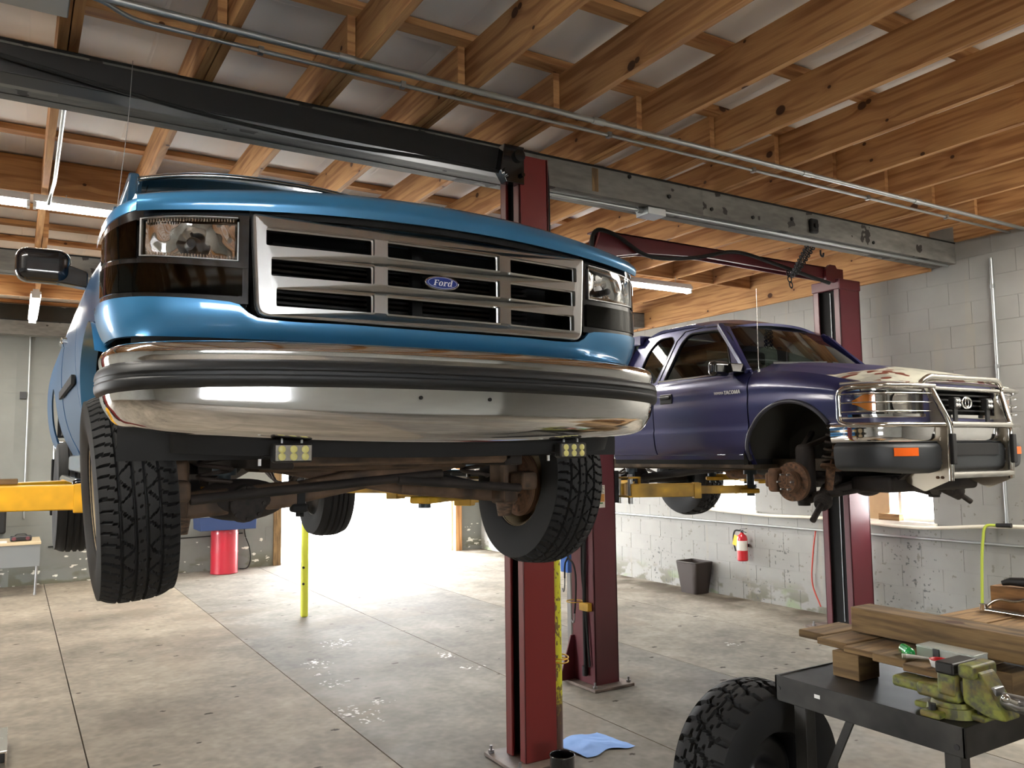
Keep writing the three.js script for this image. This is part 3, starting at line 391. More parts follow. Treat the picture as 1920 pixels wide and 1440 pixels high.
{ // lift under the dark blue pickup
  const o = thing('two_post_lift', 'dark maroon two-post lift carrying the dark blue pickup', 'car lift', [5.25, 0, -4.95]);
  const A = { x0: 3.64, x1: 3.86, z0: -5.13, z1: -4.86 }, B = { x0: 6.64, x1: 6.94, z0: -5.2, z1: -4.9 };
  column(o, A.x0, A.x1, A.z0, A.z1, 3.22, 1, M.maroon); column(o, B.x0, B.x1, B.z0, B.z1, 3.3, -1, M.maroon);
  part(o, 'top_cap', [rbx(6.63, 6.95, 3.22, 3.32, -5.21, -4.89, 0.01, 1)], M.maroon); part(o, 'top_cap', rbx(3.635, 3.865, 3.18, 3.23, -5.135, -4.855, 0.008, 1), M.maroon);
  for (const c of [A, B]) { const p = part(o, 'base_plate', rbx(c.x0 - 0.07, c.x1 + 0.07, 0.001, 0.022, c.z0 - 0.2, c.z1 + 0.09, 0.004, 1), M.plate); part(p, 'anchor_bolts', bolts4(c.x0 - 0.04, c.x1 + 0.045, c.z0 - 0.12, c.z1 + 0.05, 0.022), M.steel); }
  part(o, 'gusset', ext([[-5.32, 0.02], [-5.13, 0.02], [-5.13, 0.4]], 3.66, 3.672, 'x'), M.maroon); part(o, 'gusset', ext([[3.5, 0.02], [3.64, 0.02], [3.64, 0.34], [3.61, 0.34]], -5.12, -5.108, 'z'), M.maroon);
  part(o, 'crossbeam', [ext([[3.78, 3.2], [3.86, 3.43], [6.72, 3.43], [6.8, 3.32], [6.62, 3.32], [5.0, 3.345], [4.3, 3.3], [4.0, 3.24]], -4.99, -4.965, 'z'), bx(3.82, 6.72, 3.418, 3.43, -5.09, -4.965), ext([[3.78, 3.2], [3.86, 3.43], [6.72, 3.43], [6.8, 3.32], [6.62, 3.32], [5.0, 3.345], [4.3, 3.3], [4.0, 3.24]], -5.09, -5.075, 'z')], M.maroon);
  part(o, 'beam_bracket', [ext([[6.5, 3.3], [6.75, 3.27], [6.75, 3.42], [6.66, 3.42], [6.64, 3.45], [6.56, 3.45], [6.5, 3.4]], -4.96, -4.93, 'z')], M.maroon);
  part(o, 'hydraulic_hose', cable([[3.66, 3.1, -4.84], [3.7, 3.36, -4.84], [3.95, 3.4, -4.92], [4.3, 3.27, -4.93], [4.8, 3.31, -4.93], [5.3, 3.42, -4.93], [5.7, 3.38, -4.92], [6.2, 3.3, -4.9], [6.5, 3.26, -4.9]], 0.017, 80), M.blackMatte);
  part(o, 'hydraulic_hose', cable([[3.63, 1.3, -4.93], [3.622, 0.95, -4.94], [3.62, 0.5, -4.95], [3.622, 0.12, -4.95]], 0.014, 30), M.blackMatte); part(o, 'hydraulic_hose', cable([[3.63, 1.2, -4.97], [3.625, 0.85, -4.98], [3.62, 0.5, -4.93], [3.625, 0.15, -4.9]], 0.008, 30), M.blackMatte);
  part(o, 'bleed_fitting', [rod([3.615, 0.08, -4.95], [3.615, 0.15, -4.95], 0.02)], M.black);
  part(o, 'hose_clip', [rbx(3.6, 3.638, 0.545, 0.605, -4.99, -4.88, 0.004, 1)], M.oldYellow); part(o, 'hose_ring', (() => { const q = new THREE.TorusGeometry(0.06, 0.004, 6, 22); q.rotateX(Math.PI / 2); return move(q, 3.57, 0.61, -5.0); })(), M.oldYellow);
  part(o, 'carriage', [bx(3.86, 3.93, 1.32, 1.56, -5.06, -4.9)], M.blackMatte); part(o, 'carriage', [bx(6.56, 6.64, 1.32, 1.6, -5.14, -4.96)], M.blackMatte);
  const hinge = (x, z, s) => part(o, 'arm_bracket', [bx(x, x + s * 0.12, 1.5, 1.512, z - 0.06, z + 0.06), bx(x, x + s * 0.12, 1.36, 1.372, z - 0.06, z + 0.06), bx(x + s * 0.1, x + s * 0.12, 1.36, 1.51, z + 0.048, z + 0.06)], M.oldYellow); hinge(3.94, -4.86, 1); hinge(6.56, -5.02, -1);
  arm(o, [3.99, -4.84], [4.76, -4.36], 1.41, M.oldYellow, 1.552); arm(o, [3.99, -4.98], [4.76, -5.75], 1.41, M.oldYellow, 1.552); arm(o, [6.53, -4.98], [5.72, -5.28], 1.45, M.oldYellow, 1.552); arm(o, [6.53, -5.1], [5.76, -5.75], 1.45, M.oldYellow, 1.552);
  // warning sticker on the near face of the near column
  const cv = document.createElement('canvas'); cv.width = 64; cv.height = 192; const c = cv.getContext('2d'); c.fillStyle = '#d8d4c8'; c.fillRect(0, 0, 64, 192); c.fillStyle = '#202020'; for (let i = 0; i < 9; i++) c.fillRect(6, 10 + i * 7, 52 - (i * 13) % 17, 3); c.fillStyle = '#c98a3c'; c.fillRect(4, 76, 56, 66); c.fillStyle = '#6a5a3a'; for (let i = 0; i < 7; i++) c.fillRect(8, 82 + i * 8, 48 - (i * 11) % 15, 2); c.fillStyle = '#3f7a3c'; c.fillRect(10, 148, 34, 12);
  const tx = new THREE.CanvasTexture(cv); tx.colorSpace = THREE.SRGBColorSpace; const sg = new THREE.BoxGeometry(0.062, 0.165, 0.002); sg.translate(3.73, 1.375, -4.8588); part(o, 'sticker', sg, std({ map: tx, roughness: 0.5 }), 'paper warning sticker');
}
// chain sling between girder and crossbeam
{ const o = thing('chain', 'dark steel chain looped from the girder to the maroon crossbeam', 'chain', [5.9, 3.3, -4.6]);
  const link = (p, d, turn) => { const g = new THREE.TorusGeometry(0.019, 0.0055, 6, 14); g.scale(1, 1.5, 1); g.rotateY(turn); g.applyMatrix4(new THREE.Matrix4().makeRotationFromQuaternion(new THREE.Quaternion().setFromUnitVectors(V(0, 1, 0), d))); return move(g, p.x, p.y, p.z); };
  const run = (a, b) => { const A = V(...a), B = V(...b), d = B.clone().sub(A).normalize(), n = Math.round(A.distanceTo(B) / 0.042); for (let i = 0; i <= n; i++) part(o, 'link', link(A.clone().lerp(B, i / n), d, i % 2 ? Math.PI / 2 : 0), M.blackMatte); };
  run([5.52, 3.36, -4.36], [6.0, 3.28, -4.92]); run([5.62, 3.4, -4.36], [6.06, 3.3, -4.92]); run([5.97, 3.3, -4.93], [6.0, 3.2, -4.93]);
  part(o, 'hook', [cable([[5.7, 3.36, -4.37], [5.705, 3.32, -4.37], [5.73, 3.31, -4.37], [5.74, 3.34, -4.37]], 0.008, 14)], M.blackMatte); part(o, 'shackle', [rbx(5.24, 5.33, 3.385, 3.5, -4.118, -4.085, 0.02, 3), bolt(5.285, 3.44, -4.08, 0.022, 0.02, 'z')], M.blackMatte);
}
{ const o = thing('bungee_cord', 'black bungee cord with hooks hanging beside the maroon column', 'cord', [3.56, 0.6, -5.05]);
  const x = 3.575; part(o, 'cord', cable([[x, 1.15, -5.1], [x, 1.0, -5.1], [x, 0.92, -5.08], [x, 0.88, -5.02], [x, 0.8, -4.99], [x, 0.62, -4.995], [x, 0.52, -5.01]], 0.007, 30), M.blackMatte); part(o, 'cord', cable([[x, 0.92, -5.08], [x, 0.87, -5.12], [x, 0.76, -5.13]], 0.007, 16), M.blackMatte);
  part(o, 'hook', cable([[x, 0.76, -5.13], [x, 0.69, -5.135], [x, 0.66, -5.15], [x, 0.68, -5.165]], 0.006, 14), M.steel); part(o, 'hook', cable([[x, 0.52, -5.01], [x, 0.47, -5.015], [x, 0.45, -5.03], [x, 0.47, -5.045]], 0.006, 14), M.steel); }
{ const o = thing('control_box', 'blue control box behind the red post', 'control box', [3.3, 0.75, -5.6]); part(o, 'box', rbx(3.9, 4.03, 0.72, 0.95, -5.66, -5.55, 0.01), std({ color: lin(0.03, 0.12, 0.42), roughness: 0.4 })); part(o, 'post', bx(3.945, 3.985, 0, 0.72, -5.63, -5.58), M.steel); }

// ------------------------------------------------------------------ tyres and wheels (axis along x, centre at the origin)
function tyre(r, w, rim, tread, nT = 260, nC = 44, depth = 0.011) {
  const hw = w / 2, tw = hw * 0.86, prof = [];
  prof.push([-hw * 0.72, rim - 0.004], [-hw * 0.86, rim + 0.006], [-hw * 0.97, lerp(rim, r, 0.3)], [-hw, lerp(rim, r, 0.5)], [-hw * 0.985, lerp(rim, r, 0.7)], [-hw * 0.94, lerp(rim, r, 0.87)]);
  for (let i = 0; i <= nC; i++) { const t = -1 + 2 * i / nC; prof.push([t * tw, r - 0.016 * Math.abs(t) ** 4 - 0.004 * t * t, t]); }
  prof.push([hw * 0.94, lerp(rim, r, 0.87)], [hw * 0.985, lerp(rim, r, 0.7)], [hw, lerp(rim, r, 0.5)], [hw * 0.97, lerp(rim, r, 0.3)], [hw * 0.86, rim + 0.006], [hw * 0.72, rim - 0.004]);
  const n = prof.length - 1;
  return toCreasedNormals(grid((u, v) => { const th = u * Math.PI * 2, p = prof[Math.round(v * n)]; let rr = p[1]; if (p[2] !== undefined) rr -= depth * tread(th * r, p[2]); return [p[0], rr * Math.cos(th), rr * Math.sin(th)]; }, nT, n, true), 0.5);
}
const frac = (x) => x - Math.floor(x);
const roadTread = (s, t) => { const a = Math.abs(t); for (const g of [0.16, 0.56]) if (Math.abs(a - g) < 0.04) return 1; const k = s / 0.034;
  if (a > 0.6) return frac(k * 0.9 + (t > 0 ? 0.4 : 0) + 0.25 * Math.sin(t * 5)) < 0.17 ? 0.85 : 0; if (a > 0.19) return frac(k * 0.72 + (a - 0.19) * 2.2 * (frac(k * 0.36) < 0.5 ? 1 : -1)) < 0.15 ? 0.8 : 0; return frac(k * 0.9 + t) < 0.07 ? 0.5 : 0; };
const mudTread = (s, t) => { const a = Math.abs(t), k = s / 0.085; if (a > 0.66) return frac(k + (t > 0 ? 0.5 : 0)) < 0.26 ? 1 : 0; const z = frac(k + (t > 0 ? 0.25 : 0.75) + 0.35 * a + 0.12 * Math.sin(t * 9)); if (z < 0.2) return 1; const seam = 0.36 + 0.12 * (frac(k * 1 + 0.3) < 0.5 ? 1 : -1); if (Math.abs(a - seam) < 0.055) return 1; if (Math.abs(t - 0.1 * Math.sin(s / 0.05)) < 0.045) return 1; return 0; };
const roadTyre = tyre(0.365, 0.25, 0.2, roadTread, 380, 56, 0.015), plainTyre = tyre(0.365, 0.25, 0.2, (s, t) => [0.16, 0.56].some((g) => Math.abs(Math.abs(t) - g) < 0.04) ? 1 : 0, 96, 30);
const mudTyre = tyre(0.385, 0.265, 0.195, mudTread, 300, 40, 0.014);
// steel wheel: outer face towards +x
const wheelGeo = (rim, w) => merge([latheX([[rim, -w * 0.4], [rim + 0.012, -w * 0.43], [rim + 0.012, -w * 0.41], [rim - 0.012, -w * 0.36], [rim - 0.018, -w * 0.1], [rim - 0.03, 0], [rim - 0.018, w * 0.2], [rim - 0.012, w * 0.36], [rim + 0.012, w * 0.41], [rim + 0.012, w * 0.43], [rim, w * 0.4]], 48),
  latheX([[rim - 0.02, w * 0.02], [rim - 0.04, w * 0.12], [rim * 0.62, w * 0.16], [rim * 0.5, w * 0.08], [0.055, w * 0.1], [0.05, w * 0.3], [0.0, w * 0.31]], 48)]);
const steelRim = wheelGeo(0.2, 0.25), mudRim = wheelGeo(0.195, 0.265);
M.rimPaint = std({ color: lin(0.42, 0.34, 0.22), metalness: 0.4, roughness: 0.5 });
M.rimSilver = std({ color: lin(0.5, 0.5, 0.5), metalness: 0.9, roughness: 0.25 });
function wheel(parent, name, x, y, z, side, tg, rg, rmat, camber = 0, steer = 0) {
  const m = shade(new THREE.Mesh(tg, M.rubber)), o = origin.get(parent); m.name = name; m.position.set(x - o[0], y - o[1], z - o[2]); m.rotation.set(0, steer + (side < 0 ? Math.PI : 0), camber, 'ZYX'); parent.add(m);
  const r = shade(new THREE.Mesh(rg, rmat)); r.name = 'rim'; m.add(r); return m;
}

// ------------------------------------------------------------------ blue pickup, nose towards the camera
const C = 1.215;
function planCurve(pts) { // half plan (u >= 0), mirrored; s is arc length, signed; returns point and outward normal
  const half = new THREE.CatmullRomCurve3([V(-pts[1][0], 0, pts[1][1]), ...pts.map(([u, z]) => V(u, 0, z))], false, 'centripetal'); const P = half.getPoints(400).filter((p) => p.x >= 0 || false); const L = [0]; for (let i = 1; i < P.length; i++) L.push(L[i - 1] + P[i].distanceTo(P[i - 1]));
  const f = (s, off = 0) => { const a = Math.min(Math.abs(s), L[L.length - 1] - 1e-6); let lo = 0, hi = L.length - 1; while (hi - lo > 1) { const m = (lo + hi) >> 1; L[m] <= a ? lo = m : hi = m; } const t = (a - L[lo]) / (L[hi] - L[lo]), p = P[lo].clone().lerp(P[hi], t), d = P[hi].clone().sub(P[lo]).normalize(), nx = -d.z, nz = d.x; const sg = s < 0 ? -1 : 1; return [sg * (p.x + off * nx), p.z + off * nz]; };
  f.max = L[L.length - 1]; return f;
}
const face = planCurve([[0, -2.455], [0.3, -2.463], [0.6, -2.492], [0.8, -2.528], [0.9, -2.558], [0.955, -2.6], [0.988, -2.665], [1.0, -2.75], [1.003, -2.95]]);
const bow = planCurve([[0, -2.335], [0.3, -2.345], [0.6, -2.375], [0.8, -2.41], [0.92, -2.45], [0.985, -2.515], [1.01, -2.6], [1.012, -2.66]]);
// panel wrapped round a plan curve
const wrap = (pc, s0, s1, yb, yt, off, nu = 40, nv = 2, t = 0.012) => { const B = typeof yb === 'function' ? yb : () => yb, T = typeof yt === 'function' ? yt : () => yt, O = typeof off === 'function' ? off : () => off; return shell((u, v) => { const s = lerp(s0, s1, u), y = lerp(B(s), T(s), v), [x, z] = pc(s, O(v, u)); return [C + x, y, z]; }, nu, nv, t); };
// profile [offset, y] swept round a plan curve
const sweep = (pc, prof, s0, s1, nu = 64) => grid((u, v) => { const s = lerp(s0, s1, u), p = prof(v, s), [x, z] = pc(s, p[0]); return [C + x, p[1], z]; }, nu, 22);

const truck = thing('pickup_truck', 'blue pickup truck with a chrome grille and smoked headlamps raised on the red lift', 'pickup truck', [C, 1.09, -4.6]);
// hood
{ const crown = (u) => 2.463 - 0.052 * u * u, prof = pws([[0, 0], [0.1, 0.03], [0.2, 0.06], [0.32, 0.082], [0.55, 0.105], [1, 0.155]]), back = pw([[0, 0], [0.1, -0.006], [0.2, 0.012], [0.32, 0.06], [0.55, 0.5], [1, 1.26]]);
  const h = part(truck, 'hood', shell((a, b) => { const u = lerp(-0.928, 0.928, a), z0 = face(u)[1] + 0.018, v = b; return [C + u, crown(u) + prof(v) * (1 - 0.42 * u * u) + 0.012 * smooth(0.2, 0.6, v) * (Math.abs(Math.abs(u) - 0.55) < 0.3 ? 1 : 0.6), z0 - back(v)]; }, 60, 40, -0.012), M.blue);
  part(h, 'hood_seal', wrap(face, -0.94, 0.94, (s) => crown(s) - 0.016, (s) => crown(s) + 0.004, -0.004, 40, 1, 0.02), M.blackMatte);
}
// fenders, doors, bed sides: strips along z with the body's side profile
const sideX = pws([[1.66, 0.9], [1.75, 0.945], [1.86, 0.978], [2.0, 0.998], [2.1, 1.003], [2.2, 0.999], [2.3, 0.985], [2.38, 0.965], [2.43, 0.945], [2.462, 0.925]]);
const topLine = pw([[-7.4, 2.5], [-5.2, 2.53], [-3.95, 2.535], [-2.6, 2.452]]);
function sidePanel(s, z0, z1, bot, nz = 60, ny = 22, top = topLine) { return shell((a, b) => { const z = lerp(z0, z1, a), t = top(z), y = lerp(bot(z), t, b); const half = sideX(y - (t - 2.462)) ; const nose = z > -2.76 ? 1 - 0.1 * ((z + 2.76) / 0.16) ** 2 : 1; const plan = z > -3.9 ? 1 - 0.034 * ((z + 3.9) / 1.2) ** 2 : 1; return [C + s * half * nose * plan, y, z]; }, nz, ny, s > 0 ? 0.01 : -0.01); }
const arch = (zc, yc, r, lo, hi) => (z) => { const d = Math.abs(z - zc); return d < r ? Math.max(yc + Math.sqrt(r * r - d * d), z > zc ? hi : lo) : (z > zc ? hi : lo); };
const fBot = arch(-3.22, 1.72, 0.46, 1.68, 2.06), rBot = arch(-6.17, 1.7, 0.46, 1.72, 1.72);
for (const s of [-1, 1]) {
  const f = part(truck, 'fender', sidePanel(s, -2.63, -3.93, fBot, 110), M.shadedBlue);
  part(f, 'arch_lip', grid((a, b) => { const th = lerp(0.78, Math.PI - 0.02, a), z = -3.22 + 0.46 * Math.cos(th), y = 1.72 + 0.46 * Math.sin(th); return [C + s * (sideX(Math.min(y, 2.3)) + 0.004 - 0.055 * b), y - 0.012 * b * Math.sin(th), z - 0.012 * b * Math.cos(th)]; }, 40, 3), M.blue);
  part(f, 'wheel_well', [grid((a, b) => { const th = lerp(-0.1, Math.PI + 0.1, a); return [C + s * lerp(0.95, 0.42, b), 1.74 + 0.5 * Math.sin(th), -3.22 + 0.5 * Math.cos(th)]; }, 30, 4), bx(C + s * 0.42, C + s * 0.45, 1.76, 2.4, -3.75, -2.75)], M.blackMatte);
  const d = part(truck, 'door', sidePanel(s, -3.945, -5.06, () => 1.7, 40), M.shadedBlue);
  part(d, 'door_handle', rbx(C + s * 0.985, C + s * 1.025, 2.3, 2.335, -4.98, -4.84, 0.01), M.chrome); part(d, 'side_trim', bx(C + s * 1.0, C + s * 1.014, 2.02, 2.06, -5.05, -3.96), M.blackMatte);
  part(truck, 'rocker_panel', [rbx(C + s * 0.86, C + s * 0.955, 1.63, 1.72, -5.1, -3.72, 0.02)], M.blue);
  part(truck, 'step_bar', [rbx(C + s * 0.88, C + s * 1.0, 1.56, 1.615, -5.0, -3.9, 0.02)], M.blackGloss);
  part(truck, 'bed_side', sidePanel(s, -5.13, -7.25, rBot, 90), M.shadedBlue);
  part(truck, 'mud_flap', rbx(C + s * 0.72, C + s * 0.98, 1.3, 1.7, -6.72, -6.7, 0.008), M.blackMatte);
  part(truck, 'cab_pillar', [bar([C + s * 0.83, 2.54, -3.92], [C + s * 0.74, 3.11, -4.42], 0.04, 0.06, 0.012), bar([C + s * 0.74, 3.11, -4.42], [C + s * 0.73, 3.11, -5.0], 0.05, 0.06, 0.012), bar([C + s * 0.85, 2.53, -5.04], [C + s * 0.75, 3.11, -5.02], 0.06, 0.09, 0.012)], M.blue);
  part(truck, 'side_window', ext([[-4.02, 2.545], [-4.44, 3.09], [-4.96, 3.09], [-4.98, 2.545]], 0, 0.006, 'x').applyMatrix4(new THREE.Matrix4().set(1, s * -0.3, 0, C + s * (0.84 + 0.3 * 2.54), 0, 1, 0, 0, 0, 0, 1, 0, 0, 0, 0, 1)), M.tint);
}
part(truck, 'valance_panel', wrap(face, -face.max + 0.12, face.max - 0.12, 2.055, pws([[-1.1, 2.165], [-0.66, 2.16], [-0.6, 2.118], [-0.3, 2.112], [0, 2.11], [0.3, 2.112], [0.6, 2.118], [0.66, 2.16], [1.1, 2.165]]), (v) => 0.012 - 0.03 * (1 - v) ** 2, 90, 8), M.blue);
part(truck, 'bumper_filler', wrap(face, -0.98, 0.98, 2.0, 2.06, -0.035, 40, 1), M.blackMatte);
// grille
{ const cols = [[-0.588, -0.234], [-0.205, 0.234], [0.263, 0.588]], rows = [[2.332, 2.402], [2.239, 2.313], [2.146, 2.22]], holes = [];
  for (const c of cols) rows.forEach((r, i) => { const l = c[0] + (c === cols[0] ? 0.016 * i : 0), q = c[1] - (c === cols[2] ? 0.008 * i : 0); holes.push(roundPoly([[l, r[0]], [l, r[1]], [q, r[1]], [q, r[0]]], 0.014)); });
  const out = roundPoly([[-0.604, 2.12], [-0.62, 2.436], [0.62, 2.436], [0.604, 2.12]], [0.04, 0.012, 0.012, 0.04]);
  const g = ext(out, -0.014, 0.014, 'z', holes, 0.008), fit = (x, y, z) => { const q = face(x); return [C + x, y, q[1] + z + 0.012]; }; const gr = part(truck, 'grille', bend(g, fit), M.brushed, 'brushed chrome grille with nine openings');
  part(gr, 'grille_insert', bend(ext(out, -0.075, -0.013, 'z', holes, 0), fit), M.black);
  part(gr, 'radiator_shroud', [bx(C - 0.62, C + 0.62, 2.09, 2.46, -2.75, -2.74), bx(C - 0.62, C + 0.62, 2.09, 2.1, -2.75, -2.54), bx(C - 0.63, C - 0.62, 2.09, 2.46, -2.75, -2.54), bx(C + 0.62, C + 0.63, 2.09, 2.46, -2.75, -2.54)], M.blackMatte);
  part(gr, 'condenser', [...Array(17)].map((_, i) => bx(C - 0.5, C + 0.5, 2.115 + i * 0.018, 2.123 + i * 0.018, -2.735, -2.69)), M.black);
  part(gr, 'latch_support', bx(C - 0.04, C + 0.0, 2.1, 2.45, -2.62, -2.59), M.blackMatte);
  // emblem
  const el = (a, b, n = 40) => [...Array(n)].map((_, i) => [a * Math.cos(i / n * 2 * Math.PI), b * Math.sin(i / n * 2 * Math.PI)]);
  const em = part(gr, 'emblem', [move(ext(el(0.064, 0.0245), -0.012, 0.004, 'z', [], 0.003), C, 2.274, -2.438), bx(C - 0.05, C + 0.05, 2.262, 2.285, -2.5, -2.448)], M.chrome, 'blue oval emblem with white script');
  void em;
  const cv = document.createElement('canvas'); cv.width = 512; cv.height = 200; const c = cv.getContext('2d'); c.fillStyle = '#16307e'; c.fillRect(0, 0, 512, 200); c.strokeStyle = '#c8ccd4'; c.lineWidth = 6; c.beginPath(); c.ellipse(256, 100, 232, 84, 0, 0, Math.PI * 2); c.stroke(); c.fillStyle = '#e4e6ea'; c.font = 'italic bold 128px serif'; c.textAlign = 'center'; c.textBaseline = 'middle'; c.fillText('Ford', 256, 102);
  const tx = new THREE.CanvasTexture(cv); tx.colorSpace = THREE.SRGBColorSpace; const eg = move(ext(el(0.058, 0.0205), 0, 0.004, 'z'), C, 2.274, -2.4345); { const p = eg.attributes.position, uv = eg.attributes.uv; for (let i = 0; i < p.count; i++) uv.setXY(i, (p.getX(i) - C) / 0.118 + 0.5, (p.getY(i) - 2.274) / 0.0425 + 0.5); }
  part(gr, 'emblem_face', eg, phy({ map: tx, roughness: 0.3, clearcoat: 1, clearcoatRoughness: 0.05 }));
}
for (const s of [-1, 1]) { const tY = pws([[0.6, 2.452], [0.8, 2.442], [0.92, 2.428], [1.0, 2.41], [1.13, 2.385], [1.3, 2.37]]), cp = pws([[0, 0.004], [0.35, 0], [0.7, -0.02], [1, -0.075]]), ch = pws([[0, 0.002], [0.35, 0.03], [0.7, 0.048], [1, 0.062]]);
  part(truck, 'fender_cap', grid((a, b) => { const q = s * lerp(0.94, 1.3, a), [x, z] = face(q, cp(b)); return [C + x, Math.min(tY(Math.abs(q)) + ch(b) * (1 + 0.5 * a), 2.475), z]; }, 24, 10, s < 0), M.blue); }
// headlamps and corner lamps
for (const s of [-1, 1]) {
  const W = (a, b, yb, yt, off, nu = 20, nv = 2, t = 0.01) => s > 0 ? wrap(face, a, b, yb, yt, off, nu, nv, t) : wrap(face, -b, -a, (q) => (typeof yb === 'function' ? yb(-q) : yb), (q) => (typeof yt === 'function' ? yt(-q) : yt), off, nu, nv, t);
  const E = 1.13, topY = pws([[0.6, 2.452], [0.8, 2.442], [0.92, 2.428], [1.0, 2.41], [1.13, 2.385]]);
  const bz = part(truck, 'lamp_bezel', [W(0.622, E, 2.158, (q) => topY(q), -0.05, 30, 1), W(0.622, E, (q) => topY(q) - 0.03, (q) => topY(q), 0.002, 30, 1), W(0.622, 0.65, 2.16, 2.425, 0.002, 4, 1), W(0.622, E, 2.268, 2.286, 0.004, 30, 1), W(0.622, E, 2.158, 2.18, 0.006, 30, 2)], M.blackGloss);
  const hl = part(truck, 'headlamp', [W(0.655, 0.925, 2.287, 2.29, 0.01, 16, 1, 0.012), W(0.655, 0.925, (q) => topY(q) - 0.031, (q) => topY(q) - 0.028, 0.01, 16, 1, 0.012), W(0.652, 0.656, 2.288, 2.407, 0.01, 2, 1, 0.012), W(0.92, 0.925, 2.288, 2.4, 0.01, 2, 1, 0.012)], M.steel);
  const rf = grid((u, v) => { const q = s * lerp(0.662, 0.918, u), y = lerp(2.292, 2.402, v), bowl = Math.exp(-(((u - 0.45) / 0.16) ** 2 + ((v - 0.42) / 0.34) ** 2)); const facets = 0.0012 * Math.sin(u * 26) * Math.sin(v * 6) + 0.005 * Math.abs(Math.sin(u * 6.5)) * smooth(0.1, 0.5, v); const [x, z] = face(q, -0.034 - 0.03 * bowl + 0.018 * (Math.abs(u - 0.5) * 2) ** 2 + facets); return [C + x, y, z]; }, 60, 24);
  part(hl, 'reflector', rf, M.chrome, 'chrome faceted reflector'); const [bxx, bz2] = face(s * 0.79, -0.03); part(hl, 'bulb', [rod([C + bxx, 2.336, bz2 - 0.03], [C + bxx, 2.336, bz2 + 0.022], 0.013, 0.013, 16), rod([C + bxx, 2.336, bz2 + 0.02], [C + bxx, 2.336, bz2 + 0.026], 0.011, 0.011, 16)], M.black);
  part(hl, 'flutes', [...Array(30)].map((_, i) => { const q = s * (0.668 + i * 0.0083), [x, z] = face(q, -0.008); return bx(C + x - 0.0022, C + x + 0.0022, 2.293, 2.303, z - 0.004, z + 0.004); }).concat([...Array(30)].map((_, i) => { const q = s * (0.668 + i * 0.0083), [x, z] = face(q, -0.008), t = topY(Math.abs(q)) - 0.04; return bx(C + x - 0.0022, C + x + 0.0022, t, t + 0.01, z - 0.004, z + 0.004); })), M.stainless);
  part(hl, 'lens', W(0.658, 0.922, 2.291, (q) => topY(q) - 0.031, 0.01, 24, 4, 0.003), M.glass, 'clear headlamp lens');
  const cl = part(truck, 'corner_lamp', W(0.935, E - 0.01, 2.282, (q) => topY(q) - 0.03, 0.008, 24, 4, 0.004), M.smoke, 'smoked corner lamp'); part(cl, 'lamp_back', W(0.935, E - 0.01, 2.284, (q) => topY(q) - 0.032, -0.028, 20, 2), M.blackMatte);
  { const [x, z] = face(s * 1.03, -0.012); part(cl, 'bulb', [move(new THREE.SphereGeometry(0.014, 14, 10), C + x, 2.335, z)], M.lens); }
  const ll = part(truck, 'signal_lamp', W(0.64, E - 0.005, 2.182, 2.266, 0.009, 36, 4, 0.004), M.smoke, 'smoked turn signal lamp'); part(ll, 'lamp_back', W(0.64, E - 0.005, 2.184, 2.264, -0.026, 30, 2), M.blackMatte);
  { const [x, z] = face(s * 1.085, -0.004); part(ll, 'amber_reflector', rbx(C + x - 0.012, C + x + 0.012, 2.196, 2.24, z - 0.012, z + 0.003, 0.003), M.amber); const [x2, z2] = face(s * 1.02, -0.012); part(ll, 'bulb', move(new THREE.SphereGeometry(0.013, 14, 10), C + x2, 2.222, z2), std({ color: lin(0.4, 0.12, 0.04), roughness: 0.3 })); }
}
// bumper
{ const mid = (s) => 0.042 * clamp(Math.abs(s) / 1.0) ** 2, L = bow.max - 0.02;
  const up = pws([[0, -0.075], [0.3, -0.02], [0.55, 0.0], [1, -0.004]]), upY = pws([[0, 2.038], [0.3, 2.04], [0.55, 2.018], [1, 1.978]]);
  const b = part(truck, 'bumper', [sweep(bow, (v, s) => [up(v), upY(v) - 0.02 * Math.abs(s) ** 3], -L, L, 80)], M.chrome, 'chrome front bumper');
  const lo = pws([[0, 0], [0.35, -0.002], [0.6, -0.011], [0.8, -0.034], [0.93, -0.075], [1, -0.13]]), loY = pws([[0, 1.91], [0.35, 1.845], [0.6, 1.795], [0.8, 1.752], [0.93, 1.735], [1, 1.735]]);
  part(b, 'lower_face', sweep(bow, (v, s) => [lo(v) - 0.02 * v * smooth(0.85, 1.05, Math.abs(s)), loY(v) + mid(s) * smooth(0.1, 0.8, v)], -L, L, 90), M.chrome);
  const rs = pws([[0, -0.004], [0.12, 0.02], [0.42, 0.03], [0.46, 0.02], [0.5, 0.03], [0.54, 0.02], [0.6, 0.03], [0.88, 0.022], [1, -0.004]]), rsY = (v) => lerp(1.985, 1.903, v);
  part(b, 'rubber_strip', sweep(bow, (v, s) => [rs(v) * (1 - 0.6 * smooth(0.8, 1.05, Math.abs(s))), rsY(v) - 0.02 * Math.abs(s) ** 3], -L, L, 80), M.rubberStrip, 'ribbed black rubber strip');
  part(b, 'bolt_hole', [-0.125, 0.125].map((u) => { const [x, z] = bow(u, 0.0); return rod([C + x, 1.878, z - 0.01], [C + x, 1.878, z + 0.003], 0.006, 0.006, 10); }), M.blackMatte);
  part(b, 'air_dam', sweep(bow, (v, s) => [-0.1 - 0.03 * v - 0.16 * smooth(0.7, 1.1, Math.abs(s)), lerp(1.79, 1.69 + 0.03 * s * s, v)], -0.99, 0.99, 60), M.blackMatte, 'black plastic air dam');
  part(truck, 'bumper_bracket', [bx(C - 0.5, C - 0.42, 1.76, 1.98, -2.75, -2.42), bx(C + 0.42, C + 0.5, 1.76, 1.98, -2.75, -2.42)], M.chassis);
}
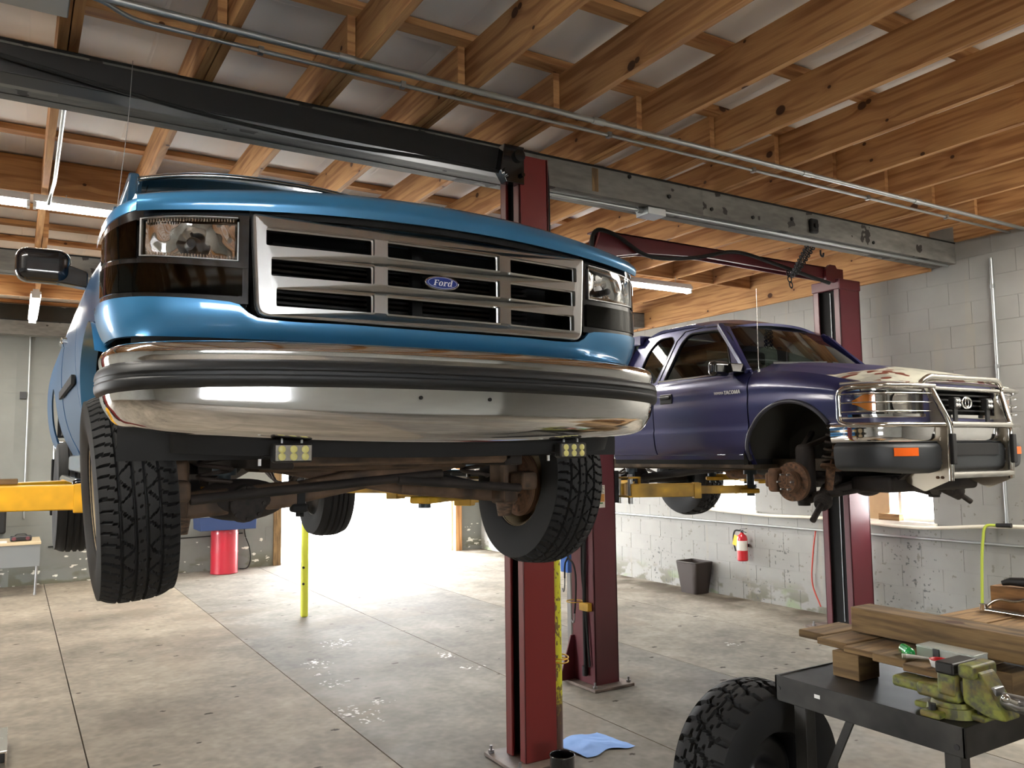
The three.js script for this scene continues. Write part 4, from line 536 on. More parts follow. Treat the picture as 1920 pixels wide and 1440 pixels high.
for (const s of [-1, 1]) { // small work lamps under the bumper
  const u = s < 0 ? -0.502 : 0.522, z = -2.42, x0 = C + u - 0.06, x1 = C + u + 0.06;
  const o = part(truck, 'work_lamp', [rbx(x0, x1, 1.68, 1.738, z - 0.04, z, 0.01), ...[...Array(5)].map((_, i) => bx(x0 + 0.01, x1 - 0.01, 1.686 + i * 0.011, 1.69 + i * 0.011, z - 0.055, z - 0.038))], M.black, 'small six-lens work lamp');
  part(o, 'lamp_face', [bx(x0 + 0.006, x1 - 0.006, 1.686, 1.732, z - 0.002, z + 0.0015)], M.stainless);
  part(o, 'lamp_lens', [0, 1, 2].flatMap((i) => [0, 1].map((j) => { const g = new THREE.SphereGeometry(0.0115, 16, 8, 0, Math.PI * 2, 0, Math.PI / 2); g.scale(1, 0.35, 1); g.rotateX(Math.PI / 2); return move(g, x0 + 0.025 + i * 0.035, 1.698 + j * 0.022, z + 0.0012); })), std({ color: lin(0.62, 0.58, 0.2), roughness: 0.3 }));
  part(o, 'lamp_bracket', [pipe([[C + u - 0.03, 1.73, z - 0.02], [C + u - 0.03, 1.765, z - 0.02], [C + u + 0.03, 1.765, z - 0.02], [C + u + 0.03, 1.73, z - 0.02]], 0.004, 0.01)], M.galv);
  part(o, 'lamp_wire', cable([[x0, 1.7, z - 0.03], [x0 - 0.02, 1.7, z - 0.03], [x0 - 0.03, 1.69, z - 0.03]], 0.003, 12), M.blackMatte); part(o, 'wire_plug', bx(x0 - 0.036, x0 - 0.028, 1.672, 1.692, z - 0.034, z - 0.027), M.white);
}
part(truck, 'tow_hook', [bx(C - 0.27, C - 0.24, 1.5, 1.56, -3.19, -3.15), rbx(C - 0.29, C - 0.23, 1.482, 1.515, -3.2, -3.14, 0.01, 2), rod([C - 0.255, 1.465, -3.17], [C - 0.255, 1.49, -3.17], 0.016, 0.016, 12)], M.blackMatte);
// cab
part(truck, 'windshield', grid((a, b) => { const u = lerp(-0.8, 0.8, a), k = 1 - 0.14 * b; return [C + u * k, lerp(2.585, 3.15, b), lerp(-3.78, -4.36, b) - 0.14 * (u / 0.8) ** 2]; }, 24, 10), M.tint, 'dark windshield');
part(truck, 'cowl', [grid((a, b) => { const u = lerp(-0.88, 0.88, a); return [C + u, lerp(2.59, 2.575, b) - 0.05 * u * u, lerp(-3.7, -3.86, b) - 0.1 * u * u]; }, 20, 2)], M.blackMatte);
part(truck, 'roof', shell((a, b) => { const u = lerp(-0.74, 0.74, a), z = lerp(-4.32, -5.06, b); return [C + u, 3.21 - 0.07 * Math.abs(u / 0.74) ** 3 - 0.045 * (1 - smooth(0, 0.25, b)), z - 0.12 * (1 - b) * (u / 0.74) ** 2]; }, 30, 14, -0.02), M.blue);
part(truck, 'windshield_trim', tubeAlong([...Array(25)].map((_, i) => { const u = -0.74 + 1.48 * i / 24; return V(C + u, 3.17 - 0.065 * Math.abs(u / 0.74) ** 3, -4.315 - 0.12 * (u / 0.74) ** 2); }), 0.012, 8), M.stainless);
part(truck, 'cab_back', [bx(C - 0.8, C + 0.8, 1.75, 2.55, -5.08, -5.05), bx(C - 0.72, C + 0.72, 3.05, 3.14, -5.08, -5.05)], M.blue); part(truck, 'rear_window', bx(C - 0.7, C + 0.7, 2.55, 3.05, -5.07, -5.063), M.tint);
part(truck, 'bench_seat', [rbx(C - 0.68, C + 0.68, 2.1, 2.28, -4.85, -4.35, 0.05, 3), rbx(C - 0.68, C + 0.68, 2.25, 2.7, -5.0, -4.85, 0.05, 3)], noisy([60, 66, 80], 0.2, 8, 0.9)); part(truck, 'dashboard', rbx(C - 0.8, C + 0.8, 2.3, 2.56, -4.12, -3.9, 0.05, 3), M.blackMatte);
part(truck, 'door_mirror', [(() => { const g = rbx(-0.022, 0.185, 2.44, 2.588, -3.99, -3.88, 0.05, 5); return g; })(), ext(roundPoly([[0.12, 2.445], [0.25, 2.43], [0.25, 2.5], [0.16, 2.53]], 0.012), -3.97, -3.9, 'z', [], 0.006)], M.blackGloss, 'black passenger door mirror');
part(truck, 'door_mirror', [rbx(2 * C - 0.178, 2 * C + 0.03, 2.475, 2.605, -3.98, -3.89, 0.04, 4), ext(roundPoly([[2 * C - 0.25, 2.44], [2 * C - 0.15, 2.46], [2 * C - 0.17, 2.56], [2 * C - 0.25, 2.54]], 0.012), -3.97, -3.9, 'z', [], 0.006)], M.blackGloss);
part(truck, 'blackened_bed', [bx(C - 0.93, C + 0.93, 1.86, 1.88, -7.2, -5.15), bx(C - 0.93, C + 0.93, 1.86, 2.48, -5.17, -5.14), bx(C - 0.93, C - 0.91, 1.88, 2.46, -7.2, -5.17), bx(C + 0.91, C + 0.93, 1.88, 2.46, -7.2, -5.17)], M.blackMatte); part(truck, 'tailgate', rbx(C - 0.8, C + 0.8, 1.88, 2.48, -7.25, -7.2, 0.01), M.blue); part(truck, 'rear_bumper', rbx(C - 0.95, C + 0.95, 1.66, 1.84, -7.42, -7.28, 0.02), M.chrome);  // unseen bed interior made black to keep blue bounce off the ceiling
// chassis and running gear
for (const s of [-1, 1]) part(truck, 'frame_rail', [rbx(C + s * 0.41, C + s * 0.49, 1.655, 1.8, -3.9, -2.72, 0.008, 1), rbx(C + s * 0.41, C + s * 0.49, 1.655, 1.8, -7.2, -3.9, 0.008, 1)], M.chassis);
for (const g of [rbx(C - 0.45, C + 0.45, 1.665, 1.735, -2.88, -2.72, 0.015), rbx(C - 0.44, C + 0.44, 1.64, 1.72, -3.32, -3.08, 0.02), bx(C - 0.44, C + 0.44, 1.68, 1.74, -4.6, -4.5), bx(C - 0.44, C + 0.44, 1.7, 1.76, -5.8, -5.7)]) part(truck, 'crossmember', g, M.axle);
part(truck, 'floor_pan', [bx(C - 0.9, C + 0.9, 1.795, 1.82, -5.05, -3.8), bx(C - 0.42, C + 0.42, 1.8, 2.3, -3.8, -2.9)], M.blackMatte);
part(truck, 'axle_beam', [bar([C - 0.72, 1.52, -3.22], [C - 0.25, 1.555, -3.2], 0.09, 0.1, 0.02), bar([C - 0.27, 1.555, -3.2], [C + 0.4, 1.68, -3.15], 0.075, 0.085, 0.02)], M.axle, 'rusty front axle beam'); part(truck, 'axle_beam', [bar([C + 0.72, 1.52, -3.3], [C + 0.2, 1.575, -3.28], 0.075, 0.085, 0.02), bar([C + 0.22, 1.57, -3.28], [C - 0.4, 1.69, -3.3], 0.075, 0.08, 0.02)], M.axle);
part(truck, 'front_differential', (() => { const g = new THREE.SphereGeometry(0.13, 24, 16); g.scale(1.35, 0.62, 0.9); return [move(g, C - 0.46, 1.535, -3.26), rod([C - 0.46, 1.525, -3.2], [C - 0.46, 1.525, -3.14], 0.075, 0.065, 20), ...[...Array(8)].map((_, i) => bolt(C - 0.46 + 0.058 * Math.cos(i * 0.785), 1.525 + 0.058 * Math.sin(i * 0.785), -3.135, 0.008, 0.012, 'z'))]; })(), M.chassis);
part(truck, 'tie_rod', [rod([C - 0.68, 1.55, -3.05], [C + 0.3, 1.62, -3.05], 0.018), rod([C + 0.1, 1.6, -3.04], [C + 0.68, 1.55, -3.05], 0.018)], M.chassis);
for (const s of [-1, 1]) {
  part(truck, 'steering_knuckle', [rbx(C + s * 0.66, C + s * 0.75, 1.47, 1.7, -3.3, -3.16, 0.03, 3), rod([C + s * 0.7, 1.565, -3.2], [C + s * 0.85, 1.565, -3.2], 0.05, 0.06, 18), rod([C + s * 0.69, 1.42, -3.2], [C + s * 0.69, 1.48, -3.2], 0.03, 0.04, 14), rbx(C + s * 0.68, C + s * 0.76, 1.54, 1.62, -3.14, -3.02, 0.02, 2)], M.axle);
  part(truck, 'brake_rotor', [rod([C + s * 0.765, 1.565, -3.2], [C + s * 0.79, 1.565, -3.2], 0.145, 0.145, 36), rod([C + s * 0.755, 1.565, -3.2], [C + s * 0.762, 1.565, -3.2], 0.13, 0.15, 36)], M.rust);
  const pts = [...Array(70)].map((_, i) => { const t = i / 69 * Math.PI * 12; return V(C + s * 0.56 + 0.06 * Math.cos(t), 1.6 + 0.3 * i / 69, -3.24 + 0.06 * Math.sin(t)); }); part(truck, 'coil_spring', tubeAlong(pts, 0.009, 7), M.chassis);
  part(truck, 'spring_seat', [rod([C + s * 0.56, 1.88, -3.24], [C + s * 0.56, 1.93, -3.24], 0.085, 0.07, 20), rbx(C + s * 0.46, C + s * 0.62, 1.72, 1.9, -3.36, -3.14, 0.02)], M.axle);
  part(truck, 'radius_arm', bar([C + s * 0.62, 1.54, -3.3], [C + s * 0.45, 1.66, -4.3], 0.045, 0.06, 0.01), M.chassis);
  part(truck, 'leaf_spring', [0, 1, 2].map((k) => tubeAlong([...Array(13)].map((_, i) => { const t = -1 + i / 6; return V(C + s * 0.52, 1.5 + 0.14 * t * t - 0.014 * k, -6.17 + t * (0.66 - 0.15 * k)); }), 0.01, 6)), M.chassis);
}
part(truck, 'oil_pan', [rbx(C - 0.14, C + 0.14, 1.66, 1.85, -3.75, -3.35, 0.03), rod([C + 0.02, 1.62, -3.6], [C + 0.02, 1.67, -3.6], 0.02)], M.chassis); part(truck, 'transmission', [rod([C, 1.8, -3.78], [C, 1.76, -4.6], 0.16, 0.1, 20)], M.chassis);
part(truck, 'exhaust', [cable([[C + 0.3, 1.85, -3.5], [C + 0.3, 1.7, -3.8], [C + 0.22, 1.66, -4.3], [C + 0.24, 1.68, -5.0], [C + 0.36, 1.66, -5.8], [C + 0.6, 1.7, -7.2]], 0.028, 50, 10), rod([C + 0.23, 1.67, -4.6], [C + 0.24, 1.68, -5.3], 0.09, 0.09, 18)], M.rust);
part(truck, 'drive_shaft', rod([C, 1.72, -4.62], [C, 1.5, -6.05], 0.04), M.chassis); part(truck, 'fuel_tank', rbx(C - 0.4, C - 0.1, 1.6, 1.82, -5.6, -4.75, 0.05, 3), M.blackMatte);
part(truck, 'rear_axle', [rod([C - 0.75, 1.455, -6.17], [C + 0.75, 1.455, -6.17], 0.045, 0.045, 16), move(new THREE.SphereGeometry(0.15, 20, 14), C, 1.455, -6.17)], M.chassis);
wheel(truck, 'front_wheel', C - 0.865, 1.565, -3.2, -1, roadTyre, steelRim, M.rimPaint, 0.085); wheel(truck, 'front_wheel', C + 0.865, 1.565, -3.2, 1, roadTyre, steelRim, M.rimPaint, -0.085);
wheel(truck, 'rear_wheel', C - 0.85, 1.455, -6.17, -1, plainTyre, steelRim, M.rimSilver); wheel(truck, 'rear_wheel', C + 0.85, 1.455, -6.17, 1, plainTyre, steelRim, M.rimSilver);

// ------------------------------------------------------------------ dark blue pickup on the maroon lift
const T = 5.26;
const pick = thing('pickup_truck', 'dark blue extended-cab pickup with chrome bull bar, front wheels removed', 'pickup truck', [T, 1.05, -5.0]);
const tNose = planCurve([[0, -2.985], [0.3, -2.992], [0.55, -3.02], [0.7, -3.06], [0.79, -3.12], [0.83, -3.2], [0.845, -3.32], [0.847, -3.5]]);
const tw = (s0, s1, yb, yt, off, nu = 40, nv = 2, t = 0.01) => { const g = wrap(tNose, s0, s1, yb, yt, off, nu, nv, t); return move(g, T - C, 0, 0); };
// body side: half width by height
const tX = pws([[1.6, 0.765], [1.66, 0.8], [1.72, 0.828], [1.8, 0.84], [1.85, 0.843], [1.87, 0.838], [1.9, 0.841], [2.02, 0.846], [2.1, 0.84], [2.14, 0.842], [2.2, 0.826], [2.235, 0.8], [2.255, 0.775]]);
const tTop = pws([[-7.3, 2.21], [-5.64, 2.235], [-4.1, 2.255], [-3.83, 2.245], [-3.57, 2.21], [-3.37, 2.165], [-3.2, 2.105], [-3.1, 2.07]]);
const tPanel = (s, z0, z1, bot, nz = 50, ny = 26) => shell((a, b) => { const z = lerp(z0, z1, a), t = tTop(z), y = lerp(bot(z), t, b), k = t - 2.255; let x = tX(y < 2.0 ? y : y - k * smooth(1.95, t, y)); if (z > -3.34) x *= 1 - 0.12 * ((z + 3.34) / 0.22) ** 2; return [T + s * x, y, z]; }, nz, ny, s > 0 ? 0.008 : -0.008);
const tArch = (z) => { const d = Math.abs(z + 3.7); return d < 0.375 ? Math.max(1.64 + Math.sqrt(0.375 ** 2 - d * d), z > -3.7 ? 1.86 : 1.66) : z > -3.7 ? 1.86 : 1.66; };
for (const s of [-1, 1]) {
  const f = part(pick, 'fender', tPanel(s, -3.14, -4.04, tArch, 110), M.purple);
  part(f, 'arch_flare', tubeAlong([...Array(40)].map((_, i) => { const th = lerp(0.63, Math.PI + 0.02, i / 39), y = 1.64 + 0.385 * Math.sin(th), z = -3.7 + 0.385 * Math.cos(th); return V(T + s * (tX(Math.min(y, 2.0)) + 0.002), y, z); }), 0.015, 8), std({ color: lin(0.035, 0.036, 0.05), roughness: 0.4 }));
  part(f, 'wheel_well', [grid((a, b) => { const th = lerp(0.25, Math.PI + 0.1, a); return [T + s * lerp(0.82, 0.34, b), 1.64 + 0.42 * Math.sin(th), -3.7 + 0.42 * Math.cos(th)]; }, 26, 4), ext([[-4.1, 1.6], [-4.1, 1.9], [-3.9, 2.08], [-3.5, 2.08], [-3.3, 1.9], [-3.3, 1.75], [-3.6, 1.7]], T + s * 0.36, T + s * 0.36 + 0.01, 'x')], std({ color: lin(0.03, 0.028, 0.022), roughness: 0.9 }));
  const d = part(pick, 'door', tPanel(s, -4.052, -5.04, () => 1.672, 40), M.purple);
  part(d, 'door_handle', [rbx(T + s * 0.838, T + s * 0.852, 2.075, 2.15, -4.955, -4.82, 0.006), rbx(T + s * 0.845, T + s * 0.866, 2.11, 2.135, -4.945, -4.83, 0.008)], M.black);
  part(d, 'window_trim', bar([T + s * 0.8, 2.262, -5.02], [T + s * 0.79, 2.268, -4.28], 0.014, 0.012), M.stainless);
  part(pick, 'cab_corner', tPanel(s, -5.052, -5.62, () => 1.672, 30), M.purple);
  part(pick, 'rocker_panel', shell((a, b) => { const z = lerp(-4.06, -5.62, a), y = lerp(1.6, 1.668, b); return [T + s * (tX(y) - 0.006), y, z]; }, 20, 5, s > 0 ? 0.008 : -0.008), M.purple);
  part(pick, 'bed_side', tPanel(s, -5.68, -7.25, (z) => { const q = Math.abs(z + 6.3); return q < 0.43 ? Math.max(1.66, 1.62 + Math.sqrt(0.43 ** 2 - q * q)) : 1.66; }, 60), M.purple);
  // upper cab side with two window openings
  const lean = (g) => bend(g, (x, y, z) => [x + s * (T === T ? 0 : 0) - s * 0.40 * (y - 2.24), y, z]);
  const fw = roundPoly([[-5.0, 2.268], [-4.91, 2.575], [-4.84, 2.648], [-4.52, 2.635], [-4.41, 2.56], [-4.26, 2.268]], [0.02, 0.03, 0.05, 0.05, 0.05, 0.02]), rw = roundPoly([[-5.37, 2.262], [-5.3, 2.55], [-5.21, 2.648], [-5.04, 2.648], [-5.0, 2.6], [-5.1, 2.262]], [0.02, 0.05, 0.06, 0.03, 0.02, 0.02]);
  const o1 = [[-5.64, 2.23], [-5.58, 2.43], [-5.45, 2.62], [-5.3, 2.695], [-4.95, 2.705], [-4.6, 2.695], [-4.44, 2.655], [-4.3, 2.5], [-4.12, 2.3], [-4.06, 2.245]];
  const X0 = T + s * 0.775;
  const cs = part(pick, 'cab_side', lean(ext(o1, Math.min(X0, X0 - s * 0.03), Math.max(X0, X0 - s * 0.03), 'x', [fw, rw])), M.purple);
  const wg = (o) => lean(ext(o, Math.min(X0 - s * 0.012, X0 - s * 0.017), Math.max(X0 - s * 0.012, X0 - s * 0.017), 'x'));
  part(cs, 'door_glass', wg(fw), M.tint); part(cs, 'quarter_glass', wg(rw), M.tint);
  part(cs, 'window_seal', [fw, rw].map((o, k) => lean(tubeAlong(o.map(([z, y]) => V(X0 - s * 0.004, y, z)), k ? 0.006 : 0.009, 6, true))), M.blackMatte);
  part(cs, 'door_gap', [tubeAlong([[-5.06, 2.25], [-4.97, 2.6], [-4.9, 2.672], [-4.7, 2.68], [-4.5, 2.665], [-4.38, 2.58], [-4.2, 2.36], [-4.14, 2.26]].map(([z, y]) => V(X0 + s * 0.001 - s * 0.4 * (y - 2.24), y, z)), 0.004, 5)], M.blackMatte);
  part(pick, 'door_mirror', [rbx(T + s * 0.86, T + s * 1.03, 2.232, 2.345, -4.25, -4.17, 0.035, 4), ext(roundPoly([[-4.24, 2.25], [-4.12, 2.26], [-4.14, 2.33], [-4.2, 2.3]], 0.01), Math.min(T + s * 0.76, T + s * 0.9), Math.max(T + s * 0.76, T + s * 0.9), 'x', [], 0.004)], M.blackGloss, 'black door mirror');
}
// roof, windshield, rear window, cab floor, seats
part(pick, 'roof', shell((a, b) => { const u = lerp(-0.6, 0.6, a), z = lerp(-4.42, -5.42, b); return [T + u, 2.765 - 0.065 * Math.abs(u / 0.6) ** 2.4 - 0.075 * (1 - smooth(0, 0.35, b)) - 0.05 * smooth(0.7, 1, b), z - 0.1 * (1 - b) * (u / 0.6) ** 2]; }, 30, 24, -0.02), M.purple);
part(pick, 'windshield', grid((a, b) => { const u = lerp(-0.74, 0.74, a) * (1 - 0.2 * b); return [T + u, lerp(2.33, 2.695, b) - 0.05 * (u / 0.74) ** 2 * (1 - b), lerp(-3.98, -4.45, b) - 0.14 * (u / 0.74) ** 2]; }, 24, 10), M.tint, 'clear windshield');
for (const s of [-1, 1]) part(pick, 'windshield_pillar', bar([T + s * 0.765, 2.265, -4.1], [T + s * 0.6, 2.67, -4.52], 0.05, 0.05, 0.014), M.purple);
part(pick, 'wiper', [bar([T - 0.62, 2.325, -4.0], [T - 0.05, 2.355, -3.985], 0.012, 0.014), bar([T + 0.02, 2.355, -3.985], [T + 0.55, 2.34, -4.02], 0.012, 0.014)], M.black);
part(pick, 'cab_back', [bx(T - 0.74, T + 0.74, 1.68, 2.28, -5.62, -5.6), bx(T - 0.66, T + 0.66, 2.62, 2.7, -5.5, -5.4), bx(T - 0.74, T - 0.6, 2.28, 2.64, -5.6, -5.52), bx(T + 0.6, T + 0.74, 2.28, 2.64, -5.6, -5.52)], M.purple); part(pick, 'rear_window', bar([T, 2.28, -5.6], [T, 2.64, -5.47], 1.3, 0.006), M.tint);
part(pick, 'cab_floor', bx(T - 0.78, T + 0.78, 1.6, 1.64, -5.62, -4.1), M.blackMatte);
const seatM = noisy([52, 50, 48], 0.2, 8, 0.9);
for (const s of [-1, 1]) { const st = part(pick, 'seat', [rbx(T + s * 0.36 - 0.23, T + s * 0.36 + 0.23, 1.78, 1.95, -5.0, -4.52, 0.06, 3), rbx(T + s * 0.36 - 0.23, T + s * 0.36 + 0.23, 1.92, 2.42, -5.12, -4.98, 0.06, 3)], seatM); part(st, 'headrest', rbx(T + s * 0.36 - 0.13, T + s * 0.36 + 0.13, 2.44, 2.58, -5.12, -5.02, 0.04, 3), seatM); }
part(pick, 'dashboard', rbx(T - 0.72, T + 0.72, 2.05, 2.3, -4.3, -4.08, 0.05, 3), M.blackMatte); part(pick, 'steering_wheel', (() => { const g = new THREE.TorusGeometry(0.18, 0.014, 8, 30); g.rotateX(-0.5); return move(g, T + 0.36, 2.2, -4.42); })(), M.black);
// hood with peeling clear coat at the nose
{ const hoodTex = tex(1024, 1024, 1.6, 1.2, (x, y, u, v) => { const n = fbm(x * 3, y * 3, 4), n2 = fbm(x * 14, y * 14 + 30, 4), e = v + 0.26 * (n - 0.5) + 0.05 * (n2 - 0.5) - 0.05 * Math.sin(u * 9); let c = [44, 44, 84]; if (e > 0.6) c = mix3([190, 188, 172], [150, 148, 136], smooth(0.4, 0.7, n2)); if (e > 0.58 && e < 0.6) c = [110, 100, 96]; const r = fbm(x * 6 + 40, y * 10, 3); if (e > 0.63 && r > 0.72) c = [106, 46, 30]; if (v > 0.92 && n2 > 0.56) c = [92, 50, 34]; return c; });
  M.peel = phy({ map: hoodTex, roughness: 0.45, clearcoat: 0.25, clearcoatRoughness: 0.3 });
  const hy = pws([[0, 2.345], [0.4, 2.29], [0.75, 2.215], [0.92, 2.165], [1, 2.115]]);
  part(pick, 'hood', shell((a, b) => { const u = lerp(-0.765, 0.765, a), zf = tNose(Math.sign(u) * Math.abs(u) * 1.02)[1] + 0.012, z = lerp(-4.03 - 0.06 * (u / 0.76) ** 2, zf, b), e = Math.abs(u) / 0.765; return [T + u, hy(b) - (0.09 - 0.045 * b) * e ** 3.2 - 0.012 * e * e + 0.012 * smooth(0.62, 0.72, e) * (1 - smooth(0.72, 0.8, e)) * (1 - b), z, (u + 0.8), 1.2 * b]; }, 60, 40, 0.01), M.peel, 'hood with clear coat peeled to white at the nose');
}
// nose: body band, lamps, grille
part(pick, 'nose_panel', [tw(-1.0, 1.0, 1.855, 1.9, -0.004, 50), tw(-1.0, 1.0, 2.075, 2.118, -0.004, 50, 3), tw(-0.42, -0.36, 1.88, 2.1, -0.004, 4), tw(0.36, 0.42, 1.88, 2.1, -0.004, 4)], M.peel);
part(pick, 'nose_backing', [bx(T - 0.7, T + 0.7, 1.85, 2.1, -3.2, -3.15)], M.blackMatte);
{ const g = part(pick, 'grille', [tw(-0.36, -0.34, 1.895, 2.08, 0.012, 4), tw(0.34, 0.36, 1.895, 2.08, 0.012, 4), tw(-0.36, 0.36, 2.062, 2.08, 0.012, 20), tw(-0.36, 0.36, 1.893, 1.912, 0.012, 20)], M.chrome, 'chrome-framed grille'); for (let i = 0; i < 4; i++) part(g, 'grille_bar', tw(-0.34, 0.34, 1.936 + i * 0.033, 1.946 + i * 0.033, -0.012, 20), M.black);
  part(g, 'emblem', [(() => { const q = new THREE.TorusGeometry(0.042, 0.006, 8, 30); q.scale(1.25, 0.85, 1); return move(q, T, 1.99, -2.972); })(), (() => { const q = new THREE.TorusGeometry(0.022, 0.005, 8, 24); q.scale(0.8, 1.4, 1); return move(q, T, 1.99, -2.972); })()], M.chrome); }
for (const s of [-1, 1]) {
  const w2 = (a, b, ...r) => s > 0 ? tw(a, b, ...r) : tw(-b, -a, ...r);
  const hl = part(pick, 'headlamp', w2(0.43, 0.7, 1.915, 2.062, -0.05, 20), M.stainless); part(hl, 'reflector', [(() => { const [x, z] = tNose(s * 0.57, -0.03), g = new THREE.SphereGeometry(0.075, 24, 14, 0, Math.PI * 2, 0, Math.PI / 2); g.scale(1, -0.55, 0.9); g.rotateX(Math.PI / 2); return move(g, T + x, 1.985, z - 0.02); })()], M.chrome); part(hl, 'lens', w2(0.43, 0.7, 1.912, 2.065, 0.004, 20, 3, 0.003), M.glass, 'clear headlamp lens');
  const cl = part(pick, 'corner_lamp', w2(0.71, 0.93, 1.925, 2.05, -0.025, 20), M.stainless); part(cl, 'lens', w2(0.71, 0.93, 1.922, 2.052, 0.004, 20, 3, 0.003), M.glass); part(cl, 'amber_lens', [w2(0.78, 0.925, (q) => 1.932 + 0.045 * smooth(0.8, 0.93, Math.abs(q)), (q) => 2.035 - 0.035 * smooth(0.84, 0.93, Math.abs(q)), -0.008, 16, 2, 0.004)], phy({ color: lin(0.85, 0.32, 0.02), roughness: 0.25, transmission: 0.4, thickness: 0 }), 'amber side lens');
  part(pick, 'headlamp_bezel', [w2(0.42, 0.95, 2.058, 2.076, 0.008, 30), w2(0.42, 0.95, 1.897, 1.914, 0.008, 30), w2(0.698, 0.712, 1.91, 2.062, 0.006, 3)], M.chrome);
}
// bumper: chrome upper, dark plastic lower, amber signals
{ const tb = planCurve([[0, -2.93], [0.3, -2.94], [0.55, -2.975], [0.7, -3.02], [0.8, -3.09], [0.84, -3.18], [0.852, -3.3], [0.853, -3.42]]);
  const sw = (prof, a, b, n = 60) => move(sweep(tb, prof, a, b, n), T - C, 0, 0); const L = tb.max - 0.06;
  const po = pws([[0, -0.07], [0.2, 0], [0.5, 0.008], [0.8, 0], [1, -0.03]]), py = pws([[0, 1.862], [0.2, 1.855], [0.5, 1.8], [0.8, 1.745], [1, 1.735]]);
  const b = part(pick, 'bumper', sw((v, s) => [po(v), py(v)], -L, L), M.chrome, 'chrome front bumper');
  const lo = pws([[0, -0.02], [0.15, 0.006], [0.75, 0.002], [0.92, -0.02], [1, -0.08]]);
  part(b, 'lower_cover', sw((v, s) => [lo(v), lerp(1.74, 1.545 + 0.02 * smooth(0.5, 1, Math.abs(s)), v)], -L + 0.02, L - 0.02), std({ color: lin(0.028, 0.031, 0.034), roughness: 0.5 }), 'dark grey plastic lower bumper');
  part(b, 'air_intake', [bx(T - 0.24, T + 0.24, 1.655, 1.73, -2.945, -2.915)], M.black);
  for (const s of [-1, 1]) { const g = s > 0 ? wrap(tb, 0.56, 0.73, 1.655, 1.705, 0.012, 10, 2, 0.02) : wrap(tb, -0.73, -0.56, 1.655, 1.705, 0.012, 10, 2, 0.02); part(b, 'signal_lamp', move(g, T - C, 0, 0), M.amber, 'amber turn signal'); }
}
// bull bar
{ const bb = part(pick, 'bull_bar', pipe([[T - 0.47, 2.09, -3.0], [T - 0.4, 2.15, -2.98], [T + 0.4, 2.15, -2.98], [T + 0.47, 2.09, -3.0]], 0.019, 0.06, 12), M.stainless, 'polished steel bull bar');
  for (const s of [-1, 1]) {
    part(bb, 'upright', [pipe([[T + s * 0.345, 1.5, -2.9], [T + s * 0.345, 1.84, -2.885], [T + s * 0.4, 2.085, -2.97]], 0.019, 0.06, 12)], M.stainless);
    part(bb, 'rubber_pad', rbx(T + s * 0.345 - 0.022, T + s * 0.345 + 0.022, 1.6, 1.79, -2.89, -2.862, 0.008), M.blackMatte);
    const pl = ext(roundPoly([[-2.9, 1.5], [-2.9, 1.86], [-3.0, 2.06], [-3.09, 2.06], [-3.09, 1.86], [-3.0, 1.86], [-3.0, 1.6], [-3.06, 1.56], [-3.13, 1.56], [-3.19, 1.6], [-3.24, 1.58], [-3.17, 1.48], [-3.06, 1.43]], 0.012), T + s * 0.36, T + s * 0.366, 'x', [[1.74, 1.68, 1.6].map((y) => y)].flatMap(() => [[-2.95, 1.76, 0.014], [-2.95, 1.69, 0.017], [-2.95, 1.61, 0.014]].map(([z, y, r]) => [...Array(14)].map((_, i) => [z + r * Math.cos(i / 7 * Math.PI), y + r * Math.sin(i / 7 * Math.PI)]))));
    part(bb, 'side_plate', pl, std({ color: lin(0.42, 0.38, 0.31), metalness: 1, roughness: 0.42 }), 'flat steel side plate'); part(bb, 'plate_bolts', [[-2.94, 1.52], [-2.97, 1.52], [-2.95, 1.83]].map(([z, y]) => bolt(T + s * (0.36) + (s < 0 ? -0.008 : -0.004), y, z, 0.01, 0.012, 'x')), M.rust);
    // lamp guard
    const q = (u, off) => { const p = tNose(s * u, off); return [T + p[0], p[1]]; }; const P = (u, y, off = 0.045) => { const [x, z] = q(u, off); return [x, y, z]; };
    part(bb, 'lamp_guard', [pipe([P(0.38, 2.085), P(0.55, 2.087), P(0.75, 2.088), P(0.9, 2.085), P(0.985, 2.07, 0.04), P(0.985, 1.86, 0.04), P(0.9, 1.848), P(0.75, 1.846), P(0.55, 1.846), [T + s * 0.345, 1.846, -2.9]], 0.016, 0.05, 12)], M.stainless, 'bent tube lamp guard');
    for (const y of [2.04, 1.985, 1.93]) part(bb, 'guard_wire', tubeAlong([...Array(16)].map((_, i) => V(...P(0.4 + 0.57 * i / 15, y, 0.042))), 0.0045, 6), M.stainless);
  }
  part(bb, 'upper_crossbar', rod([T - 0.38, 2.075, -2.965], [T + 0.38, 2.075, -2.965], 0.014), M.stainless);
  part(bb, 'middle_crossbar', rod([T - 0.345, 1.846, -2.886], [T + 0.345, 1.846, -2.886], 0.02, 0.02, 16), M.stainless); part(bb, 'lower_crossbar', rod([T - 0.345, 1.535, -2.9], [T + 0.345, 1.535, -2.9], 0.022, 0.022, 16), M.stainless);
  for (const x of [T - 0.17, T + 0.2]) { part(bb, 'work_lamp', [rbx(x - 0.035, x + 0.035, 1.95, 2.02, -2.975, -2.93, 0.008), rbx(x - 0.02, x + 0.02, 1.86, 1.96, -2.96, -2.945, 0.004)], M.black); part(bb, 'work_lamp_lens', [0, 1].flatMap((i) => [0, 1].map((j) => move(new THREE.SphereGeometry(0.011, 12, 8), x - 0.014 + i * 0.028, 1.971 + j * 0.028, -2.932))), M.white); }
}
